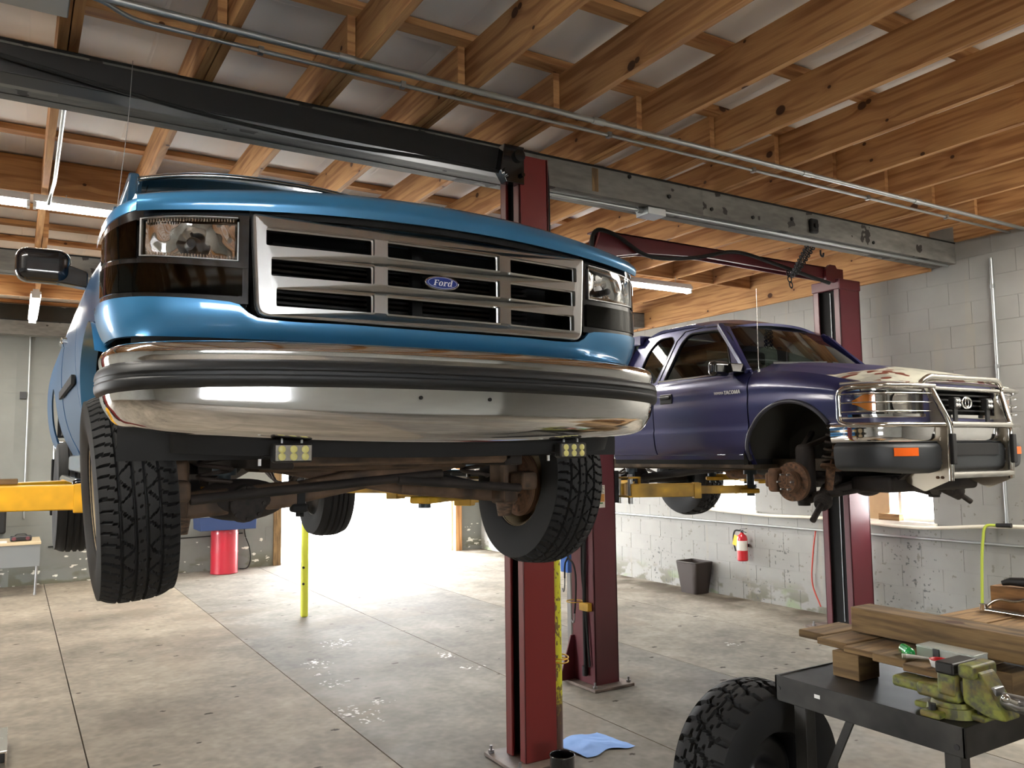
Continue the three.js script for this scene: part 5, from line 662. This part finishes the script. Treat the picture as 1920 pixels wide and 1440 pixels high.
// antenna, door lettering
part(pick, 'antenna', [rod([T - 0.77, 2.245, -4.0], [T - 0.77, 2.27, -4.0], 0.012), rod([T - 0.77, 2.26, -4.0], [T - 0.775, 2.85, -3.99], 0.0028, 0.0015, 6)], M.stainless);
const font = await new FontLoader().loadAsync('fonts/droid/droid_sans_bold.typeface.json');
{ const mk = (txt, size, z0, y) => { const g = new TextGeometry(txt, { font, size, depth: 0.003, curveSegments: 3 }); g.rotateY(-Math.PI / 2); return move(g, T - 0.8455, y, z0); }; part(pick, 'lettering', [mk('TOYOTA', 0.018, -4.365, 2.112), mk('TACOMA', 0.027, -4.265, 2.108)], M.white, 'small raised door lettering'); }
// frame, drivetrain and suspension
const rail = noisy([70, 60, 48], 0.5, 10, 0.8);
for (const s of [-1, 1]) part(pick, 'frame_rail', [rbx(T + s * 0.45, T + s * 0.55, 1.555, 1.64, -7.1, -3.2, 0.01, 1)], rail);
part(pick, 'sill_pan', [bx(T - 0.8, T - 0.52, 1.575, 1.6, -5.62, -4.05), bx(T + 0.52, T + 0.8, 1.575, 1.6, -5.62, -4.05)], rail);
for (const g of [rbx(T - 0.5, T + 0.5, 1.42, 1.52, -3.5, -3.2, 0.03), bx(T - 0.45, T + 0.45, 1.56, 1.62, -4.7, -4.6), bx(T - 0.45, T + 0.45, 1.56, 1.62, -5.9, -5.8), rbx(T - 0.52, T + 0.52, 1.44, 1.56, -3.95, -3.75, 0.03)]) part(pick, 'crossmember', g, M.chassis);
part(pick, 'skid_plate', ext([[-3.05, 1.6], [-3.2, 1.5], [-3.6, 1.42], [-3.7, 1.42], [-3.7, 1.44], [-3.2, 1.52], [-3.06, 1.62]], T - 0.42, T + 0.42, 'x'), M.chassis);
part(pick, 'engine_block', [rbx(T - 0.3, T + 0.3, 1.6, 2.05, -3.9, -3.3, 0.05, 2), rod([T, 1.62, -3.95], [T, 1.6, -4.7], 0.15, 0.1, 18)], M.chassis);
part(pick, 'front_differential', [(() => { const g = new THREE.SphereGeometry(0.13, 20, 14); return move(g, T - 0.1, 1.5, -3.65); })(), rod([T - 0.4, 1.5, -3.68], [T + 0.3, 1.5, -3.68], 0.05)], M.chassis);
for (const s of [-1, 1]) {
  const x = (u) => T + s * u;
  part(pick, 'control_arm', [bar([x(0.42), 1.47, -3.5], [x(0.74), 1.37, -3.66], 0.07, 0.06, 0.02), bar([x(0.42), 1.47, -3.9], [x(0.74), 1.37, -3.7], 0.07, 0.06, 0.02), rod([x(0.74), 1.33, -3.68], [x(0.74), 1.41, -3.68], 0.04, 0.05, 14)], M.chassis); part(pick, 'upper_control_arm', [bar([x(0.48), 1.82, -3.55], [x(0.7), 1.72, -3.68], 0.04, 0.035, 0.01), bar([x(0.48), 1.82, -3.8], [x(0.7), 1.72, -3.7], 0.04, 0.035, 0.01)], M.chassis);
  part(pick, 'steering_knuckle', [rbx(x(0.66), x(0.76), 1.38, 1.74, -3.74, -3.62, 0.04, 3), rod([x(0.7), 1.5, -3.68], [x(0.83), 1.5, -3.68], 0.055, 0.06, 18), rod([x(0.74), 1.4, -3.6], [x(0.7), 1.42, -3.42], 0.025, 0.02)], M.chassis);
  const rot = part(pick, 'brake_rotor', [rod([x(0.8), 1.49, -3.7], [x(0.83), 1.49, -3.7], 0.13, 0.13, 36), rod([x(0.83), 1.49, -3.7], [x(0.88), 1.49, -3.7], 0.075, 0.07, 30)], M.rust, 'rusty brake rotor'); part(rot, 'wheel_stud', [...Array(6)].map((_, i) => rod([x(0.87), 1.49 + 0.055 * Math.sin(i * 1.047), -3.7 + 0.055 * Math.cos(i * 1.047)], [x(0.91), 1.49 + 0.055 * Math.sin(i * 1.047), -3.7 + 0.055 * Math.cos(i * 1.047)], 0.006, 0.006, 8)), M.steel);
  part(rot, 'brake_caliper', [rbx(x(0.77), x(0.89), 1.42, 1.58, -3.86, -3.78, 0.025, 3), rbx(x(0.75), x(0.87), 1.45, 1.55, -3.9, -3.85, 0.02, 3)], M.rust);
  const zS = -3.52, pts = [...Array(110)].map((_, i) => { const t = i / 109 * Math.PI * 2 * 8, k = i / 109; return V(x(lerp(0.66, 0.52, k)) + 0.058 * Math.cos(t), lerp(1.58, 1.96, k), lerp(zS, zS - 0.02, k) + 0.058 * Math.sin(t)); }); part(pick, 'coil_spring', tubeAlong(pts, 0.0085, 7), M.chassis);
  part(pick, 'shock_absorber', [rod([x(0.7), 1.4, zS], [x(0.66), 1.58, zS], 0.026, 0.03, 16), rod([x(0.66), 1.575, zS], [x(0.655), 1.59, zS], 0.068, 0.068, 20), rod([x(0.65), 1.58, zS], [x(0.53), 1.95, zS - 0.02], 0.014)], M.rust);
  part(pick, 'axle_shaft', [rod([x(0.35), 1.5, -3.68], [x(0.7), 1.5, -3.68], 0.022), rod([x(0.34), 1.5, -3.68], [x(0.46), 1.5, -3.68], 0.055, 0.04, 16)], M.chassis);
  part(pick, 'tie_rod', [rod([x(0.38), 1.44, -3.42], [x(0.72), 1.4, -3.5], 0.014), move(new THREE.SphereGeometry(0.028, 12, 10), x(0.73), 1.4, -3.5)], M.chassis);
  part(pick, 'hanging_axle_stub', s < 0 ? [rod([x(0.62), 1.44, -3.58], [x(0.78), 1.36, -3.5], 0.045, 0.05, 16), rod([x(0.76), 1.37, -3.51], [x(0.96), 1.26, -3.44], 0.02, 0.02, 14), rod([x(0.77), 1.365, -3.507], [x(0.81), 1.345, -3.49], 0.06, 0.045, 16)] : [rod([x(0.62), 1.44, -3.58], [x(0.78), 1.36, -3.5], 0.045, 0.05, 16), rod([x(0.76), 1.37, -3.51], [x(0.86), 1.3, -3.47], 0.02, 0.02, 14)], M.chassis);
  wheel(pick, 'rear_wheel', x(0.72), 1.435, -6.3, s, mudTyre, mudRim, M.blackMatte);
  part(pick, 'leaf_spring', [0, 1].map((k) => tubeAlong([...Array(13)].map((_, i) => { const t = -1 + i / 6; return V(x(0.5), 1.46 + 0.1 * t * t - 0.014 * k, -6.3 + t * (0.6 - 0.15 * k)); }), 0.01, 6)), M.chassis);
}
part(pick, 'rear_axle', [rod([T - 0.65, 1.435, -6.3], [T + 0.65, 1.435, -6.3], 0.045, 0.045, 16), move(new THREE.SphereGeometry(0.14, 18, 12), T, 1.435, -6.3)], M.chassis);
part(pick, 'drive_shaft', rod([T, 1.6, -4.7], [T, 1.45, -6.2], 0.035), M.chassis); part(pick, 'exhaust', [cable([[T + 0.25, 1.6, -4.0], [T + 0.3, 1.53, -4.6], [T + 0.28, 1.53, -5.4], [T + 0.38, 1.58, -6.2], [T + 0.5, 1.58, -7.0]], 0.025, 40, 9), rod([T + 0.29, 1.53, -4.7], [T + 0.28, 1.53, -5.3], 0.08, 0.08, 16)], M.rust);
part(pick, 'bed', [bx(T - 0.78, T + 0.78, 1.8, 1.82, -7.25, -5.7), bx(T - 0.78, T + 0.78, 1.8, 2.22, -5.71, -5.69), bx(T - 0.78, T + 0.78, 1.8, 2.22, -7.26, -7.23)], M.purple);

// ------------------------------------------------------------------ workbench corner
M.benchSteel = noisy([44, 43, 41], 0.55, 7, 0.5, { metalness: 0.5 }, 256, 0.8);
{ const o = thing('steel_workbench', 'heavy black steel workbench at the lower right with the vise on it', 'workbench', [3.1, 0, -1.94]);
  const x0 = 2.64, x1 = 3.75, z0 = -2.33, z1 = -1.56;
  part(o, 'bench_top', rbx(x0 + 0.006, x1 - 0.006, 0.782, 0.8, z0 + 0.006, z1 - 0.006, 0.003, 1), M.benchSteel);
  part(o, 'apron', [rbx(x0, x0 + 0.012, 0.705, 0.803, z0, z1, 0.003, 1)], M.benchSteel); part(o, 'apron', rbx(x0, x1, 0.705, 0.803, z1 - 0.012, z1, 0.003, 1), M.benchSteel); part(o, 'apron', rbx(x0, x1, 0.705, 0.803, z0, z0 + 0.012, 0.003, 1), M.benchSteel); part(o, 'apron', rbx(x1 - 0.012, x1, 0.705, 0.803, z0, z1, 0.003, 1), M.benchSteel);
  for (const [x, z] of [[x0 + 0.05, z0 + 0.1], [x0 + 0.05, z1 - 0.06], [x1 - 0.06, z0 + 0.1], [x1 - 0.06, z1 - 0.06]]) part(o, 'leg', rbx(x - 0.028, x + 0.028, 0, 0.783, z - 0.028, z + 0.028, 0.004, 1), M.benchSteel);
  part(o, 'brace', bar([x0 + 0.05, 0.3, z0 + 0.12], [x0 + 0.05, 0.72, z0 + 0.32], 0.01, 0.03), M.benchSteel); part(o, 'bolt_hole', [rod([x0 - 0.002, 0.755, z0 + 0.02], [x0 + 0.004, 0.755, z0 + 0.02], 0.008), rod([x0 - 0.002, 0.735, z1 - 0.03], [x0 + 0.004, 0.735, z1 - 0.03], 0.01)], M.black);
  part(o, 'paint_fleck', [rbx(x0 - 0.0015, x0 + 0.001, 0.758, 0.772, -2.14, -2.115, 0.0007, 1)], M.white);
}
{ // plank shelf that overhangs the steel bench
  const o = thing('plank_shelf', 'weathered grey-brown plank shelf raised on wood blocks over the steel bench', 'shelf', [2.95, 0.8, -1.95]);
  const rot = (z) => -0.0 * z; let z = -2.44; const ws = [0.135, 0.15, 0.15, 0.145, 0.15, 0.15, 0.15];
  ws.forEach((w, i) => { if (i > 4) return; const xa = 2.9 - 0.032 * i + (i === 0 ? 0.02 : 0), g = rbx(xa, 3.19, 0.9 - (i === 0 ? 0.002 : 0), 0.93 - (i % 3) * 0.003, z + 0.003, z + w - 0.003, 0.006, 2); part(o, 'plank', boxUV(g, 'x', i * 0.37, i * 0.13), M.oldwood); z += w; });
  part(o, 'support_block', rbx(2.83, 2.96, 0.801, 0.9, -2.2, -2.08, 0.004, 1), M.oldwood); part(o, 'support_block', rbx(3.05, 3.18, 0.801, 0.9, -1.75, -1.62, 0.004, 1), M.oldwood);
}
{ const o = thing('wooden_workbench', 'wooden workbench top with a thick timber front beam behind the plank shelf', 'workbench', [3.6, 0, -1.75]);
  part(o, 'front_beam', boxUV(ext([[-2.27, 0.935], [-2.27, 1.035], [-1.52, 1.035], [-1.52, 0.935]], 3.05, 3.19, 'x', [], 0.006), 'z', 0.3, 0.2), M.oldwood, 'thick squared timber');
  const topM = std({ map: M.oldwood.map, roughness: 0.8, color: lin(1.7, 1.6, 1.45) });
  for (let i = 0; i < 4; i++) part(o, 'top_plank', boxUV(rbx(3.195, 4.2, 1.0, 1.034 - (i % 2) * 0.003, -1.97 + i * 0.19, -1.784 + i * 0.19, 0.004, 1), 'x', i * 0.41, i * 0.21), topM);
  for (const [x, z] of [[3.85, -1.9], [4.12, -1.9], [3.85, -1.3], [4.12, -1.3]]) part(o, 'leg', bx(x - 0.045, x + 0.045, 0, 1.0, z - 0.045, z + 0.045, 'y'), M.oldwood);
}
{ // bench vise
  const o = thing('bench_vise', 'worn yellow-green bench vise with a chrome handle', 'vise', [2.76, 0.8, -1.7]);
  const t = tex(256, 256, 0.3, 0.3, (x, y) => { const n = fbm(x * 40, y * 40, 4, 12, 12), m = fbm(x * 20 + 3, y * 20, 3, 6, 6); let c = mix3([124, 128, 46], [84, 88, 46], smooth(0.3, 0.75, n)); c = mix3(c, [98, 74, 42], 0.55 * smooth(0.5, 0.72, m)); c = mix3(c, [66, 66, 56], 0.7 * smooth(0.6, 0.74, n)); return c; }); const vm = std({ map: t, roughness: 0.55 });
  const cx = 2.76, cz = -1.665;
  part(o, 'swivel_base', [rod([cx, 0.803, cz], [cx, 0.835, cz], 0.085, 0.08, 28), rod([cx, 0.835, cz], [cx, 0.85, cz], 0.07, 0.065, 28), rbx(cx - 0.12, cx - 0.05, 0.803, 0.825, cz - 0.05, cz + 0.02, 0.008), rbx(cx - 0.03, cx + 0.04, 0.803, 0.825, cz + 0.05, cz + 0.12, 0.008), rbx(cx - 0.04, cx + 0.04, 0.803, 0.825, cz - 0.12, cz - 0.06, 0.008)].map((g) => boxUV(g)), vm); part(o, 'base_bolt', [bolt(cx - 0.005, 0.835, cz + 0.095, 0.013, 0.02), bolt(cx - 0.09, 0.835, cz - 0.02, 0.013, 0.02)], M.black);
  part(o, 'vise_body', boxUV(merge([rbx(cx - 0.055, cx + 0.055, 0.85, 0.895, cz - 0.1, cz + 0.05, 0.012, 3), rbx(cx - 0.045, cx + 0.045, 0.856, 0.894, cz - 0.2, cz - 0.08, 0.012, 2), rbx(cx - 0.06, cx + 0.06, 0.87, 0.95, cz - 0.02, cz + 0.045, 0.012, 3)])), vm);
  part(o, 'fixed_jaw', boxUV(rbx(cx - 0.075, cx + 0.075, 0.945, 0.985, cz - 0.015, cz + 0.05, 0.008)), M.benchSteel); part(o, 'sliding_jaw', boxUV(merge([rbx(cx - 0.075, cx + 0.075, 0.945, 0.99, cz + 0.062, cz + 0.115, 0.012), ext(roundPoly([[cz + 0.06, 0.86], [cz + 0.06, 0.97], [cz + 0.12, 0.97], [cz + 0.2, 0.83], [cz + 0.14, 0.83]], 0.015), cx - 0.045, cx + 0.045, 'x', [], 0.006)])), vm);
  part(o, 'slide_bar', rbx(cx - 0.03, cx + 0.03, 0.875, 0.925, cz - 0.02, cz + 0.16, 0.006), M.steel); part(o, 'screw_head', [rod([cx, 0.885, cz + 0.17], [cx, 0.885, cz + 0.26], 0.026, 0.028, 20)], M.steel);
  part(o, 'vise_handle', [rod([cx - 0.11, 0.925, cz + 0.235], [cx + 0.1, 0.845, cz + 0.235], 0.0085, 0.0085, 14), move(new THREE.SphereGeometry(0.0135, 14, 10), cx - 0.11, 0.925, cz + 0.235), move(new THREE.SphereGeometry(0.0135, 14, 10), cx + 0.1, 0.845, cz + 0.235)], M.chrome, 'polished handle bar');
}
// small things on the shelf
solo('green_bottle', 'stubby bright green bottle lying on the planks', 'bottle', (() => { const g = new THREE.CapsuleGeometry(0.019, 0.06, 6, 18); g.rotateZ(Math.PI / 2); g.rotateY(0.9); return [move(g, 2.87, 0.9495, -1.9)]; })(), phy({ color: lin(0.01, 0.32, 0.07), roughness: 0.25, clearcoat: 0.6 }));
{ const o = thing('paint_tube', 'small white squeeze tube beside the green bottle', 'tube', [2.85, 0.931, -1.86]); const g = rod([2.825, 0.941, -1.875], [2.875, 0.937, -1.815], 0.009, 0.004, 14); part(o, 'tube_body', g, M.white); part(o, 'cap', rod([2.817, 0.941, -1.885], [2.826, 0.941, -1.874], 0.0085, 0.0085, 14), std({ color: lin(0.5, 0.5, 0.42), roughness: 0.5 })); }
{ const o = thing('plastic_tub', 'white tub with a red rim at the shelf edge', 'tub', [2.82, 0.931, -1.745]); part(o, 'tub', move(latheY([[0, 0], [0.026, 0], [0.031, 0.022], [0.0315, 0.024], [0.028, 0.024], [0.026, 0.006], [0, 0.006]], 28), 2.82, 0.931, -1.745), M.white); part(o, 'red_rim', move(latheY([[0.022, 0.004], [0.0285, 0.0245], [0.031, 0.0265], [0.024, 0.0255], [0.018, 0.012]], 28), 2.82, 0.931, -1.745), std({ color: lin(0.6, 0.02, 0.03), roughness: 0.4 })); }
{ const o = thing('parts_case', 'clear plastic parts case in front of the timber beam', 'case', [2.94, 0.931, -1.77]); const clear = phy({ color: lin(0.86, 0.9, 0.88), transmission: 0.75, thickness: 0, roughness: 0.28 });
  const x0 = 2.9, x1 = 2.985, z0 = -1.88, z1 = -1.665, y0 = 0.9305; part(o, 'tray', [bx(x0, x1, y0, y0 + 0.002, z0, z1), bx(x0, x0 + 0.002, y0, y0 + 0.036, z0, z1), bx(x1 - 0.002, x1, y0, y0 + 0.036, z0, z1), bx(x0, x1, y0, y0 + 0.036, z0, z0 + 0.002), bx(x0, x1, y0, y0 + 0.036, z1 - 0.002, z1)], clear); part(o, 'lid', rbx(x0 - 0.002, x1 + 0.002, y0 + 0.036, y0 + 0.043, z0 - 0.002, z1 + 0.002, 0.003, 1), clear);
  for (let i = 1; i < 4; i++) part(o, 'divider', bx(x0 + 0.002, x1 - 0.002, y0 + 0.002, y0 + 0.034, z0 + i * 0.05 - 0.0006, z0 + i * 0.05 + 0.0006), clear); part(o, 'latch', rbx(x0 - 0.006, x0, y0 + 0.008, y0 + 0.04, -1.815, -1.79, 0.002, 1), M.black);
  part(o, 'small_parts', [...Array(60)].map(() => { const g = rnd() < 0.5 ? new THREE.CylinderGeometry(0.004, 0.004, 0.012, 6) : new THREE.BoxGeometry(0.008, 0.005, 0.012); g.rotateX(rnd(3)); g.rotateY(rnd(3)); return move(g, rnd(x0 + 0.012, x1 - 0.012), y0 + 0.008 + rnd(0.008), rnd(-1.76, z1 - 0.012)); }), M.steel, 'loose fasteners', 'stuff'); }
// far end of the wooden bench: timber block, clamp frame, hose, grinder
{ const o = thing('timber_offcut', 'short brown timber standing at the right edge behind the bench', 'timber', [3.52, 1.035, -1.6]); part(o, 'block', boxUV(rbx(3.47, 3.57, 1.0355, 1.132, -1.91, -1.3, 0.004, 1), 'z', 0.2, 0.5), std({ map: M.oldwood.map, roughness: 0.8, color: lin(1.5, 1.15, 0.85) })); }
{ const o = thing('bar_clamp', 'silver steel clamp frame lying on the wooden bench', 'clamp', [3.4, 1.035, -1.8]); part(o, 'frame', [pipe([[3.395, 1.045, -1.9], [3.37, 1.045, -1.5]], 0.008), pipe([[3.4, 1.046, -1.9], [3.425, 1.09, -1.86], [3.43, 1.085, -1.78], [3.44, 1.125, -1.72]], 0.006, 0.03), pipe([[3.41, 1.046, -1.9], [3.43, 1.046, -1.5]], 0.005)], M.stainless); part(o, 'pivot', rod([3.395, 1.0355, -1.9], [3.395, 1.066, -1.9], 0.014, 0.014, 18), M.stainless); }
{ const o = thing('air_tool', 'black air tool with a chrome ring lying on the short timber', 'tool', [3.5, 1.132, -1.75]); part(o, 'body', [rod([3.5, 1.154, -1.84], [3.51, 1.156, -1.77], 0.016, 0.02, 16), rod([3.49, 1.144, -1.87], [3.5, 1.154, -1.84], 0.01, 0.016)], M.black); part(o, 'collar', [(() => { const g = new THREE.TorusGeometry(0.02, 0.008, 10, 24); g.rotateY(0.2); return move(g, 3.51, 1.161, -1.765); })()], M.chrome); part(o, 'handle', rod([3.51, 1.15, -1.75], [3.52, 1.158, -1.55], 0.014, 0.018, 14), M.steel); }
solo('air_hose', 'lime green air hose hanging from the wall pipe onto the bench', 'hose', cable([[XW - 0.075, 1.04, -3.86], [XW - 0.11, 1.03, -3.93], [XW - 0.12, 0.9, -3.96], [XW - 0.12, 0.5, -3.99], [XW - 0.12, 0.2, -4.0], [XW - 0.2, 0.013, -3.95], [XW - 0.5, 0.013, -3.9]], 0.012, 70, 8), std({ color: lin(0.42, 0.5, 0.06), roughness: 0.5 }));
solo('hose_coupler', 'black coupler joining the lime hose to the wall pipe', 'coupler', [rod([XW - 0.07, 1.045, -3.74], [XW - 0.075, 1.04, -3.86], 0.02, 0.018, 14)], M.black);
// spare mud tyre beside the bench
{ const o = thing('offroad_tyre', 'chunky off-road tyre standing under the steel workbench', 'tyre', [2.68, 0, -2.475]); const m = shade(new THREE.Mesh(tyre(0.37, 0.275, 0.19, mudTread, 280, 44, 0.018), M.rubber)); m.name = 'tyre_casing'; m.position.set(0, 0.37, 0); m.rotation.set(0, Math.PI / 2, 0); o.add(m); const r = shade(new THREE.Mesh(mudRim, M.black)); r.name = 'wheel_rim'; r.position.set(0, 0.37, 0); r.rotation.set(0, -Math.PI / 2, 0); o.add(r); }
// things on the floor
{ const o = thing('round_can', 'open black round can at the foot of the red post', 'can', [2.44, 0, -3.56]); part(o, 'can', move(latheY([[0, 0.001], [0.062, 0.001], [0.064, 0.004], [0.064, 0.15], [0.067, 0.155], [0.064, 0.16], [0.06, 0.155], [0.06, 0.01], [0, 0.01]], 36), 2.46, 0, -3.58), M.blackGloss); }
solo('shop_rag', 'crumpled light blue paper towel on the floor behind the red post', 'rag', grid((a, b) => { const u = a - 0.5, v = b - 0.5, r = 0.13 + 0.05 * vn(a * 5, b * 5); return [2.935 + u * 0.34 + 0.05 * v, 0.004 + 0.022 * fbm(a * 5, b * 5 + 3, 3) * (1 - 1.2 * Math.max(Math.abs(u), Math.abs(v))), -3.98 + v * 0.3 + 0.06 * u * u + 0.02 * Math.sin(a * 9)]; }, 24, 24), std({ color: lin(0.2, 0.36, 0.72), roughness: 0.9 }));
// by the right wall: waste bin, extinguisher, boxes in the window
{ const o = thing('waste_bin', 'brown plastic waste bin against the block wall', 'bin', [7.08, 0, -7.42]); const bm = std({ color: lin(0.045, 0.032, 0.027), roughness: 0.5 }); const q = (y, k) => { const w = lerp(0.1, 0.135, k), d = lerp(0.125, 0.17, k); return [[-w, -d], [w, -d], [w, d], [-w, d]].map(([x, z]) => [7.08 + x, y, -7.42 + z]); };
  const wall = (off) => { const a = q(0.004, 0), b = q(0.37, 1); return grid((u, v) => { const i = Math.min(3, Math.floor(u * 4)), f = u * 4 - i, A = a[i], B = a[(i + 1) % 4], D = b[i], E = b[(i + 1) % 4]; const p = A.map((_, k) => lerp(lerp(A[k], B[k], f), lerp(D[k], E[k], f), v)); return [p[0] + (7.08 - p[0]) * off, p[1], p[2] + (-7.42 - p[2]) * off]; }, 16, 2); };
  part(o, 'bin_body', [wall(0), wall(0.03), bx(6.98, 7.18, 0.002, 0.008, -7.545, -7.295)], bm); part(o, 'rim', pipe([...q(0.372, 1.04)], 0.008, 0.03, 8, true), bm); }
{ const o = thing('fire_extinguisher', 'red fire extinguisher with yellow tag on the block wall', 'extinguisher', [7.16, 0.44, -6.72]); const x = 7.165, z = -6.72, red = phy({ color: lin(0.55, 0.012, 0.02), roughness: 0.3, clearcoat: 0.6 });
  part(o, 'cylinder', move(latheY([[0, 0], [0.055, 0], [0.06, 0.012], [0.06, 0.25], [0.05, 0.285], [0.022, 0.305], [0.02, 0.32]], 30), x, 0.445, z), red); part(o, 'paper_label', move(new THREE.CylinderGeometry(0.0608, 0.0608, 0.11, 30, 1, true, Math.PI * 1.0, Math.PI * 1.1), x, 0.62, z), std({ color: lin(0.7, 0.68, 0.6), roughness: 0.6 }));
  part(o, 'valve_handle', [rod([x, 0.76, z], [x, 0.79, z], 0.016), bar([x, 0.8, z - 0.02], [x - 0.01, 0.815, z + 0.08], 0.018, 0.008), bar([x, 0.78, z - 0.02], [x - 0.01, 0.77, z + 0.07], 0.018, 0.008)], M.black); part(o, 'discharge_hose', cable([[x, 0.785, z - 0.02], [x - 0.02, 0.78, z - 0.085], [x - 0.03, 0.7, z - 0.105], [x - 0.03, 0.6, z - 0.09], [x - 0.03, 0.55, z - 0.075]], 0.01, 24), M.black); part(o, 'inspection_tag', bar([x - 0.05, 0.62, z - 0.075], [x - 0.045, 0.73, z - 0.045], 0.004, 0.06), std({ color: lin(0.75, 0.5, 0.02), roughness: 0.6 })); part(o, 'wall_bracket', bx(x + 0.05, XW, 0.6, 0.63, z - 0.02, z + 0.02), M.black); }
solo('cardboard_sheet', 'tan cardboard leaning in the right-hand window', 'cardboard', [bx(XW + 0.07, XW + 0.078, 1.013, 1.5, -5.24, -4.95)], noisy([188, 164, 126], 0.1, 6, 0.9)); solo('timber_offcut', 'small weathered wood block on the window sill', 'timber', boxUV(rbx(XW - 0.01, XW + 0.06, 1.0125, 1.075, -5.02, -4.8, 0.003, 1), 'z'), std({ map: M.oldwood.map, roughness: 0.9, color: lin(1.7, 1.6, 1.5) }));
solo('wall_socket', 'small grey socket box low on the wall behind the maroon post', 'outlet', rbx(XW - 0.045, XW - 0.0005, 0.33, 0.45, -5.28, -5.2, 0.006), M.galv); solo('red_air_line', 'thin red hose hanging down the wall beside the maroon post', 'hose', cable([[XW - 0.03, 0.85, -5.75], [XW - 0.05, 0.6, -5.78], [XW - 0.05, 0.3, -5.8], [XW - 0.06, 0.08, -5.7]], 0.008, 30), std({ color: lin(0.5, 0.06, 0.04), roughness: 0.5 }));
// by the back wall: drum with tray, folding table
{ const o = thing('oil_drum', 'red steel drum beside the open bay door', 'drum', [2.7, 0, -12.6]); const red = phy({ color: lin(0.42, 0.012, 0.03), roughness: 0.35, clearcoat: 0.4 }); part(o, 'drum_body', move(latheY([[0, 0], [0.19, 0], [0.196, 0.012], [0.19, 0.02], [0.19, 0.3], [0.198, 0.31], [0.19, 0.32], [0.19, 0.57], [0.198, 0.58], [0.19, 0.59], [0.19, 0.63], [0.197, 0.64], [0, 0.64]], 40), 2.7, 0.001, -12.6), red); }
{ const o = thing('drain_tray', 'dark blue drain tray set on top of the red drum', 'tray', [2.7, 0.642, -12.6]); part(o, 'tray', [ext([[2.31, 0.645], [2.3, 0.84], [3.1, 0.84], [3.09, 0.645]], -12.86, -12.34, 'z', [], 0.006)], std({ color: lin(0.015, 0.035, 0.11), roughness: 0.5 })); part(o, 'tray_rim', bx(2.285, 3.115, 0.838, 0.852, -12.87, -12.33), M.steel); }
solo('red_container', 'squat red container standing in the blue drain tray', 'container', rbx(2.5, 2.98, 0.8535, 1.1, -12.75, -12.45, 0.03, 2), std({ color: lin(0.4, 0.015, 0.03), roughness: 0.4 }));
solo('loose_cord', 'thin grey cord hanging beside the drum to the floor', 'cord', cable([[3.05, 0.64, -12.9], [3.08, 0.5, -12.95], [3.15, 0.3, -12.96], [3.16, 0.1, -12.95], [3.1, 0.012, -12.9], [2.98, 0.012, -12.85]], 0.008, 40), M.blackMatte);
{ const o = thing('folding_table', 'folding table with grey front panel by the back wall', 'table', [-0.35, 0, -12.2]); part(o, 'table_top', rbx(-1.2, 0.34, 0.63, 0.665, -12.75, -12.0, 0.006), std({ color: lin(0.5, 0.4, 0.25), roughness: 0.6 })); part(o, 'modesty_panel', bx(-1.15, 0.33, 0.36, 0.63, -12.03, -12.015), std({ color: lin(0.17, 0.18, 0.18), roughness: 0.7 })); for (const x of [-1.1, 0.31]) part(o, 'leg', [pipe([[x, 0.63, -12.05], [x - 0.02, 0.03, -12.05]], 0.014), rod([x - 0.02, 0.001, -12.05], [x - 0.02, 0.03, -12.05], 0.018)], M.steel); for (const x of [-1.1, 0.31]) part(o, 'leg', pipe([[x, 0.63, -12.7], [x, 0.001, -12.7]], 0.014), M.steel); }
{ const o = thing('radio', 'small black portable radio on the folding table', 'radio', [0.13, 0.666, -12.2]); part(o, 'case', rbx(0.0, 0.24, 0.667, 0.735, -12.25, -12.16, 0.02, 3), M.black); part(o, 'speaker', [rod([0.045, 0.7, -12.162], [0.045, 0.7, -12.155], 0.024, 0.022, 20)], std({ color: lin(0.12, 0.03, 0.04), roughness: 0.6 })); part(o, 'speaker', rod([0.195, 0.7, -12.162], [0.195, 0.7, -12.155], 0.024, 0.022, 20), std({ color: lin(0.12, 0.03, 0.04), roughness: 0.6 })); part(o, 'carry_handle', pipe([[0.05, 0.73, -12.2], [0.07, 0.755, -12.2], [0.17, 0.755, -12.2], [0.19, 0.73, -12.2]], 0.007, 0.02), M.black); }
{ const o = thing('office_chair', 'black chair back behind the folding table', 'chair', [-0.3, 0, -12.86]); part(o, 'backrest', rbx(-0.55, -0.05, 0.72, 1.06, -12.86, -12.8, 0.04, 3), M.blackMatte); part(o, 'seat', rbx(-0.52, -0.08, 0.42, 0.48, -12.84, -12.42, 0.025, 2), M.blackMatte); for (const [x, z] of [[-0.48, -12.8], [-0.12, -12.8], [-0.48, -12.46], [-0.12, -12.46]]) part(o, 'leg', rod([x, 0, z], [x, 0.43, z], 0.014), M.steel); part(o, 'back_post', bx(-0.32, -0.28, 0.44, 0.75, -12.87, -12.85), M.steel); }
{ const o = thing('paper_sheet', 'white sheet of paper on the folding table', 'paper', [-0.1, 0.666, -12.2]); part(o, 'sheet', bx(-0.28, -0.03, 0.6655, 0.668, -12.35, -12.05), M.white); }
{ const o = thing('tool_case', 'silver-edged black tool case at the bottom left corner', 'tool', [-0.15, 0, -5.6]); part(o, 'body', rbx(-0.35, 0.022, 0.03, 0.085, -5.9, -5.45, 0.01), M.black); part(o, 'edge_trim', [rbx(-0.36, 0.028, 0.085, 0.1, -5.91, -5.44, 0.004, 1), rbx(0.016, 0.028, 0.02, 0.09, -5.47, -5.44, 0.003, 1)], M.stainless); for (const [x, z] of [[-0.3, -5.85], [-0.3, -5.5], [-0.02, -5.85], [-0.02, -5.5]]) part(o, 'caster', rod([x - 0.01, 0.02, z], [x + 0.01, 0.02, z], 0.02, 0.02, 14), M.black); }

renderer.render(scene, camera);
